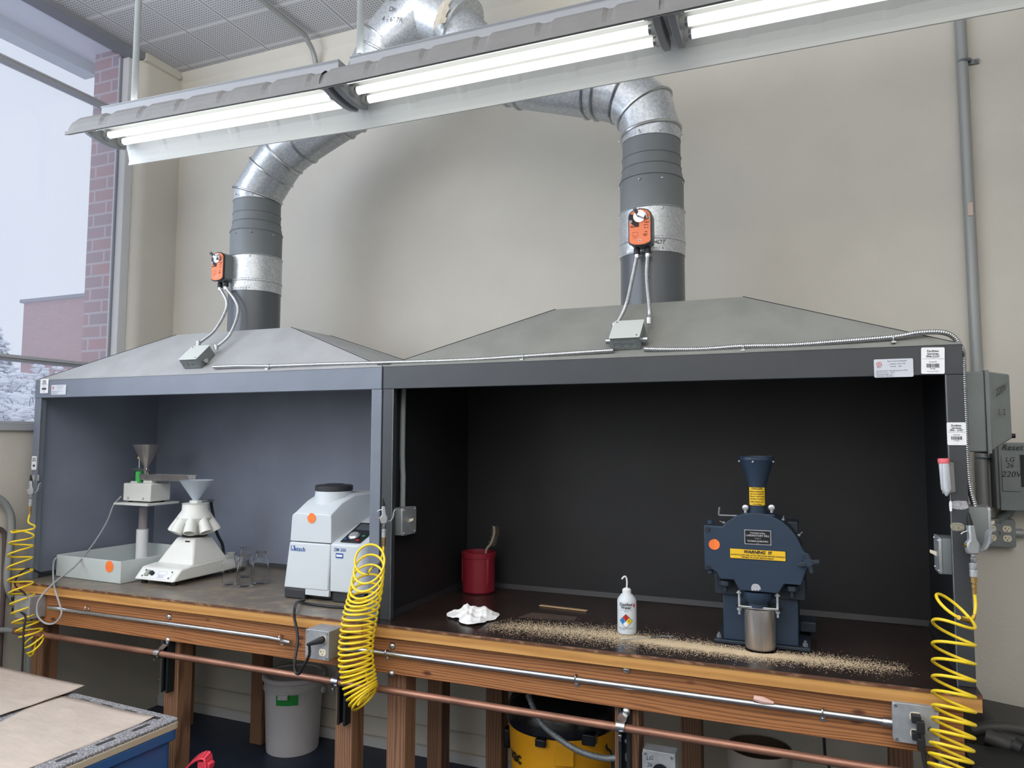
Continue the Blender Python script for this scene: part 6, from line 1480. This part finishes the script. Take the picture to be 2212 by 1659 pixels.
# dark equipment at the lower right corner
q = PY(2160, 1620, .45)
t = thing('floor_vacuum', 'dark grey floor machine with thick hoses at the lower right corner', 'vacuum cleaner', (2.55, .5, FZ+.001))
B_ = MB(); x0, x1 = PY(2098, 1600, .45)[0], 2.95; ztp = PY(2150, 1600, .45)[2]
prof = [(x0, FZ+.001), (x1, FZ+.001), (x1, ztp+.0), (x0+.40, ztp+.02), (x0+.16, ztp+.045), (x0+.07, ztp+.055), (x0, ztp-.03)]
B_.ext([(x, .36, z) for x, z in prof], (0, .42, 0)); mkobj('machine_body', B_, M['darkgrey'], t, .02)
mkobj('thick_hose', merge(MB().tube(smooth_path([PY(2100, 1578, .42), PY(2130, 1572, .42), PY(2180, 1572, .42), PY(2225, 1580, .42)], .02), .022, 14), MB().tube(smooth_path([PY(2128, 1590, .34), PY(2160, 1603, .33), PY(2195, 1618, .32)], .02), [.022]*60 if False else .026, 14)), M['darkgrey'], t)
mkobj('hose_end', MB().tube([PY(2188, 1610, .32), PY(2206, 1620, .31)], .034, 18), M['black'], t)
mkobj('dark_panel', MB().bx(x0+.002, x0+.09, .352, .36, ztp-.09, ztp-.03), M['black'], t)
cord([tuple(PY(2183, 1622, .30)), tuple(PY(2186, 1636, .30)), tuple(PY(2190, 1660, .30)), (2.45, .3, FZ+.01)], .004, M['black'], 'power_cord', 'thin black cord on the dark floor machine at the lower right', 'power cord')
t = thing('tool_case', 'low dark ribbed case in front of the dark floor machine', 'case', (2.40, .17, FZ+.001))
zc_ = PY(2110, 1655, .10)[2]; xa = PY(2099, 1650, .10)[0]; m = MB().bx(xa, xa+.30, .10, .30, FZ+.001, zc_); mkobj('case_body', m, M['black'], t, .004)
m = MB()
for k in range(4): m.bx(xa, xa+.13, .094, .10, zc_-.012-.012*k, zc_-.006-.012*k)
mkobj('rib', m, M['darkgrey'], t); mkobj('tan_edge', MB().bx(xa+.14, xa+.20, .094, .10, zc_-.02, zc_-.002), M['card'], t)

# blue cart with paper
corner = np.array([-.75, -.36]); zt_ = -.40; th = math.atan2(-.566, -.121)  # direction of the near side edge
_e = PZ(122, 1659, zt_); th = math.atan2(_e[1]-corner[1], _e[0]-corner[0]); d1 = np.array([math.cos(th), math.sin(th)]); d2 = np.array([d1[1], -d1[0]])
if d2[0] > 0: d2 = -d2
ang_c = math.atan2(-d2[1], -d2[0])
t = thing('blue_cart', 'blue plastic cart with a speckled grey foam top at the lower left corner', 'cart', (corner[0], corner[1], FZ+.001), ang_c)
# local frame: +x right along back edge, -y toward camera ; corner is at local (0,0), the cart extends to -x and -y
Wc, Dc = 1.35, 1.05
zl = zt_-(FZ+.001)
def slots_frame():
    return [(-.10-.152*k, -.047, 0) for k in range(8)], [(-.052, -.145-.155*k, 1) for k in range(6)]
mkobj('foam_top', MB().prism([(-x, -y) for x, y in ()] or rrect(Wc, Dc, .018, 4, -Wc/2, -Dc/2), (0, 0, zl-.030), (1, 0, 0), (0, 1, 0), (0, 0, .030)), M['foam'], t, .004, local=True)
lab(mkobj('top_edge', MB().prism(rrect(Wc+.004, Dc+.004, .020, 4, -Wc/2, -Dc/2), (0, 0, zl-.042), (1, 0, 0), (0, 1, 0), (0, 0, .030)), M['foamedge'], t, .004, local=True), 'tan underside edge of the foam top')
a_, b_ = slots_frame(); m = MB()
for x, y, o_ in a_+b_:
    w_, h_ = (.075, .018) if o_ == 0 else (.018, .080); m.prism(rrect(w_, h_, .008, 4, x, y), (0, 0, zl+.0002), (1, 0, 0), (0, 1, 0), (0, 0, .0012))
lab(mkobj('slot', m, mat('slot_shadow_foam', (58, 56, 58), .9), t, local=True), 'dark oblong slots in the foam top')
m = MB(); m.prism(rrect(Wc-.0, Dc-.0, .03, 4, -Wc/2, -Dc/2), (0, 0, zl-.085), (1, 0, 0), (0, 1, 0), (0, 0, .044)); lab(mkobj('cart_rim', m, M['bluecart'], t, .006, local=True), 'blue rim')
m = MB(); m.prism(rrect(Wc-.035, Dc-.035, .03, 4, -Wc/2, -Dc/2), (0, 0, zl-.40), (1, 0, 0), (0, 1, 0), (0, 0, .32)); m.prism(rrect(Wc-.02, Dc-.02, .03, 4, -Wc/2, -Dc/2), (0, 0, zl-.24), (1, 0, 0), (0, 1, 0), (0, 0, .035)); mkobj('cart_body', m, M['bluecart'], t, .006, local=True)
m = MB()
for x, y in ((-.06, -.06), (-Wc+.06, -.06), (-.06, -Dc+.06), (-Wc+.06, -Dc+.06)): m.bx(x-.03, x+.03, y-.03, y+.03, .07, zl-.38); m.cyl((x-.015, y, .036), (x+.015, y, .036), .036, n=20)
mkobj('cart_leg', m, M['black'], t, local=True)
# paper sheets: each traced on the top plane, then given thickness and curl
def sheet(pts, z, lift, label):
    Q = [PZ(*p, z) for p in pts]; n = 22; A_, B_2, C_, D_ = Q; V = []
    for j in range(n+1):
        for i in range(n+1):
            a, b = i/n, j/n; p = A_*(1-a)*(1-b)+B_2*a*(1-b)+C_*a*b+D_*(1-a)*b
            p = p+np.array([0, 0, lift(a, b)+.0012*math.sin(9*a+5*b)+.0009*math.sin(17*b-3*a)+.002]); V.append(p)
    f = [(j*(n+1)+i, j*(n+1)+i+1, (j+1)*(n+1)+i+1, (j+1)*(n+1)+i) for j in range(n) for i in range(n)]
    m = MB(); m.add(V, f); o = mkobj('brown_paper', m, M['paper'], ang=80); tag(o, label, 'paper', 'brown paper sheets on the blue cart'); s_ = o.modifiers.new('thick', 'SOLIDIFY'); s_.thickness = .0008; s_.offset = 1
    return o
sheet([(-260, 1700), (60, 1662), (336, 1551), (118, 1498)], zt_, lambda a, b: .0005+.012*max(0, a*b-.86)*3, 'lower brown paper sheet, its corner near the corner of the foam top')
sheet([(-420, 1590), (-40, 1560), (183, 1486), (-60, 1428)], zt_+.008, lambda a, b: .002+.0*a+.03*max(0, b-.8)*a, 'upper brown paper sheet with a lifted corner at the left edge of the view')
# red perforated thing on the cart shelf side
q = PZ(428, 1645, -.55)
t = thing('red_crate_handle', 'red perforated plastic handle poking up beside the blue cart', 'handle', tuple(q))
m = MB(); arc = [PY(392, 1668, q[1]), PY(404, 1655, q[1]), PY(418, 1644, q[1]), PY(432, 1639, q[1]), PY(440, 1641, q[1]), PY(444, 1650, q[1]), PY(446, 1672, q[1])]
P = smooth_path(arc, .006); wv = np.array([-.012, .050, .012]); rings = []
for k_, p in enumerate(P):
    tt_ = P[min(k_+1, len(P)-1)]-P[max(k_-1, 0)]; tt_ /= np.linalg.norm(tt_); nn = np.cross(tt_, wv); nn /= np.linalg.norm(nn); nn = nn*.008
    rings.append([p, p+wv, p+wv-nn, p-nn])
m.loft(rings); mkobj('grip', m, M['red'], t, .002)
m = MB()
for k_ in range(2, len(P)-8, 3):
    p = P[k_]; tt_ = P[k_+1]-P[k_-1]; tt_ /= np.linalg.norm(tt_); nn = np.cross(tt_, wv); nn /= np.linalg.norm(nn); nn = nn if nn[2] > 0 else -nn
    for w_ in (.2, .42, .64, .84):
        c_ = p+wv*(w_+(.06 if (k_//3) % 2 else 0))+nn*.0003; wn = wv/np.linalg.norm(wv); m.prism([(.0045*math.cos(a), .0035*math.sin(a)) for a in [2*math.pi*i/8 for i in range(8)]], c_, wn, tt_, nn*.0004)
mkobj('perforations', m, M['reddark'], t)
e_ = PY(448, 1652, q[1]+.01); mkobj('tab', MB().ext([e_+np.array([-.006, 0, .008]), e_+np.array([.012, 0, .004]), e_+np.array([.008, 0, -.018]), e_+np.array([-.006, 0, -.018])], (0, .03, 0)), M['red'], t, .002)
mkobj('stem', MB().box(q+np.array([.01, .03, -.24]), (.05, .04, .47)), M['red'], t, .004)
# bent pipe and dark frame at the far left, seat on the floor
XW = LW+.045
P = [PX(-70, 1050, XW), PX(-25, 1066, XW), PX(5, 1082, XW), PX(20, 1104, XW), PX(25, 1130, XW), PX(21, 1180, XW), PX(16, 1240, XW), PX(18, 1270, XW), PX(29, 1294, XW), PX(44, 1312, XW)]
t = thing('bent_rail', 'bent grey tube rail at the left edge in front of the window wall', 'rail', (P[4][0], P[4][1], FZ+.001))
e0 = P[-1]; mkobj('tube_rail', MB().tube(smooth_path(P+[(XW, e0[1]+.06, e0[2]-.12), (XW, e0[1]+.07, -.5), (XW, e0[1]+.07, FZ+.002)], .02), .019, 14), M['pipe_paint'], t)
XW = LW+.03
P = [PX(-30, 1142, XW), PX(-5, 1141, XW), PX(8, 1150, XW), PX(10, 1165, XW), PX(9, 1220, XW), PX(6, 1300, XW)]
t = thing('dark_frame', 'dark brown metal frame at the far left edge behind the bent rail', 'frame', (P[2][0], P[2][1], FZ+.001))
mkobj('frame_tube', MB().tube(smooth_path(P+[(P[-1][0], P[-1][1], FZ+.002)], .02), .013, 10), mat('dark_brown_metal', (84, 72, 74), .5), t)
a, b = PY(-60, 1374, .0), PY(60, 1357, .0); t = thing('pipe', 'dark pipe running along the left wall beside the copper pipe', 'pipe', tuple(b), 0, 'pipes and conduits')
mkobj('pipe_run', MB().tube(smooth_path([(LW+.03, -3.0, -.27), (LW+.03, -.35, -.27), (LW+.05, -.12, -.268), (-2.32, -.078, -.264), (-2.252, -.075, -.262)], .03), .015, 12), M['box_grey'], t)
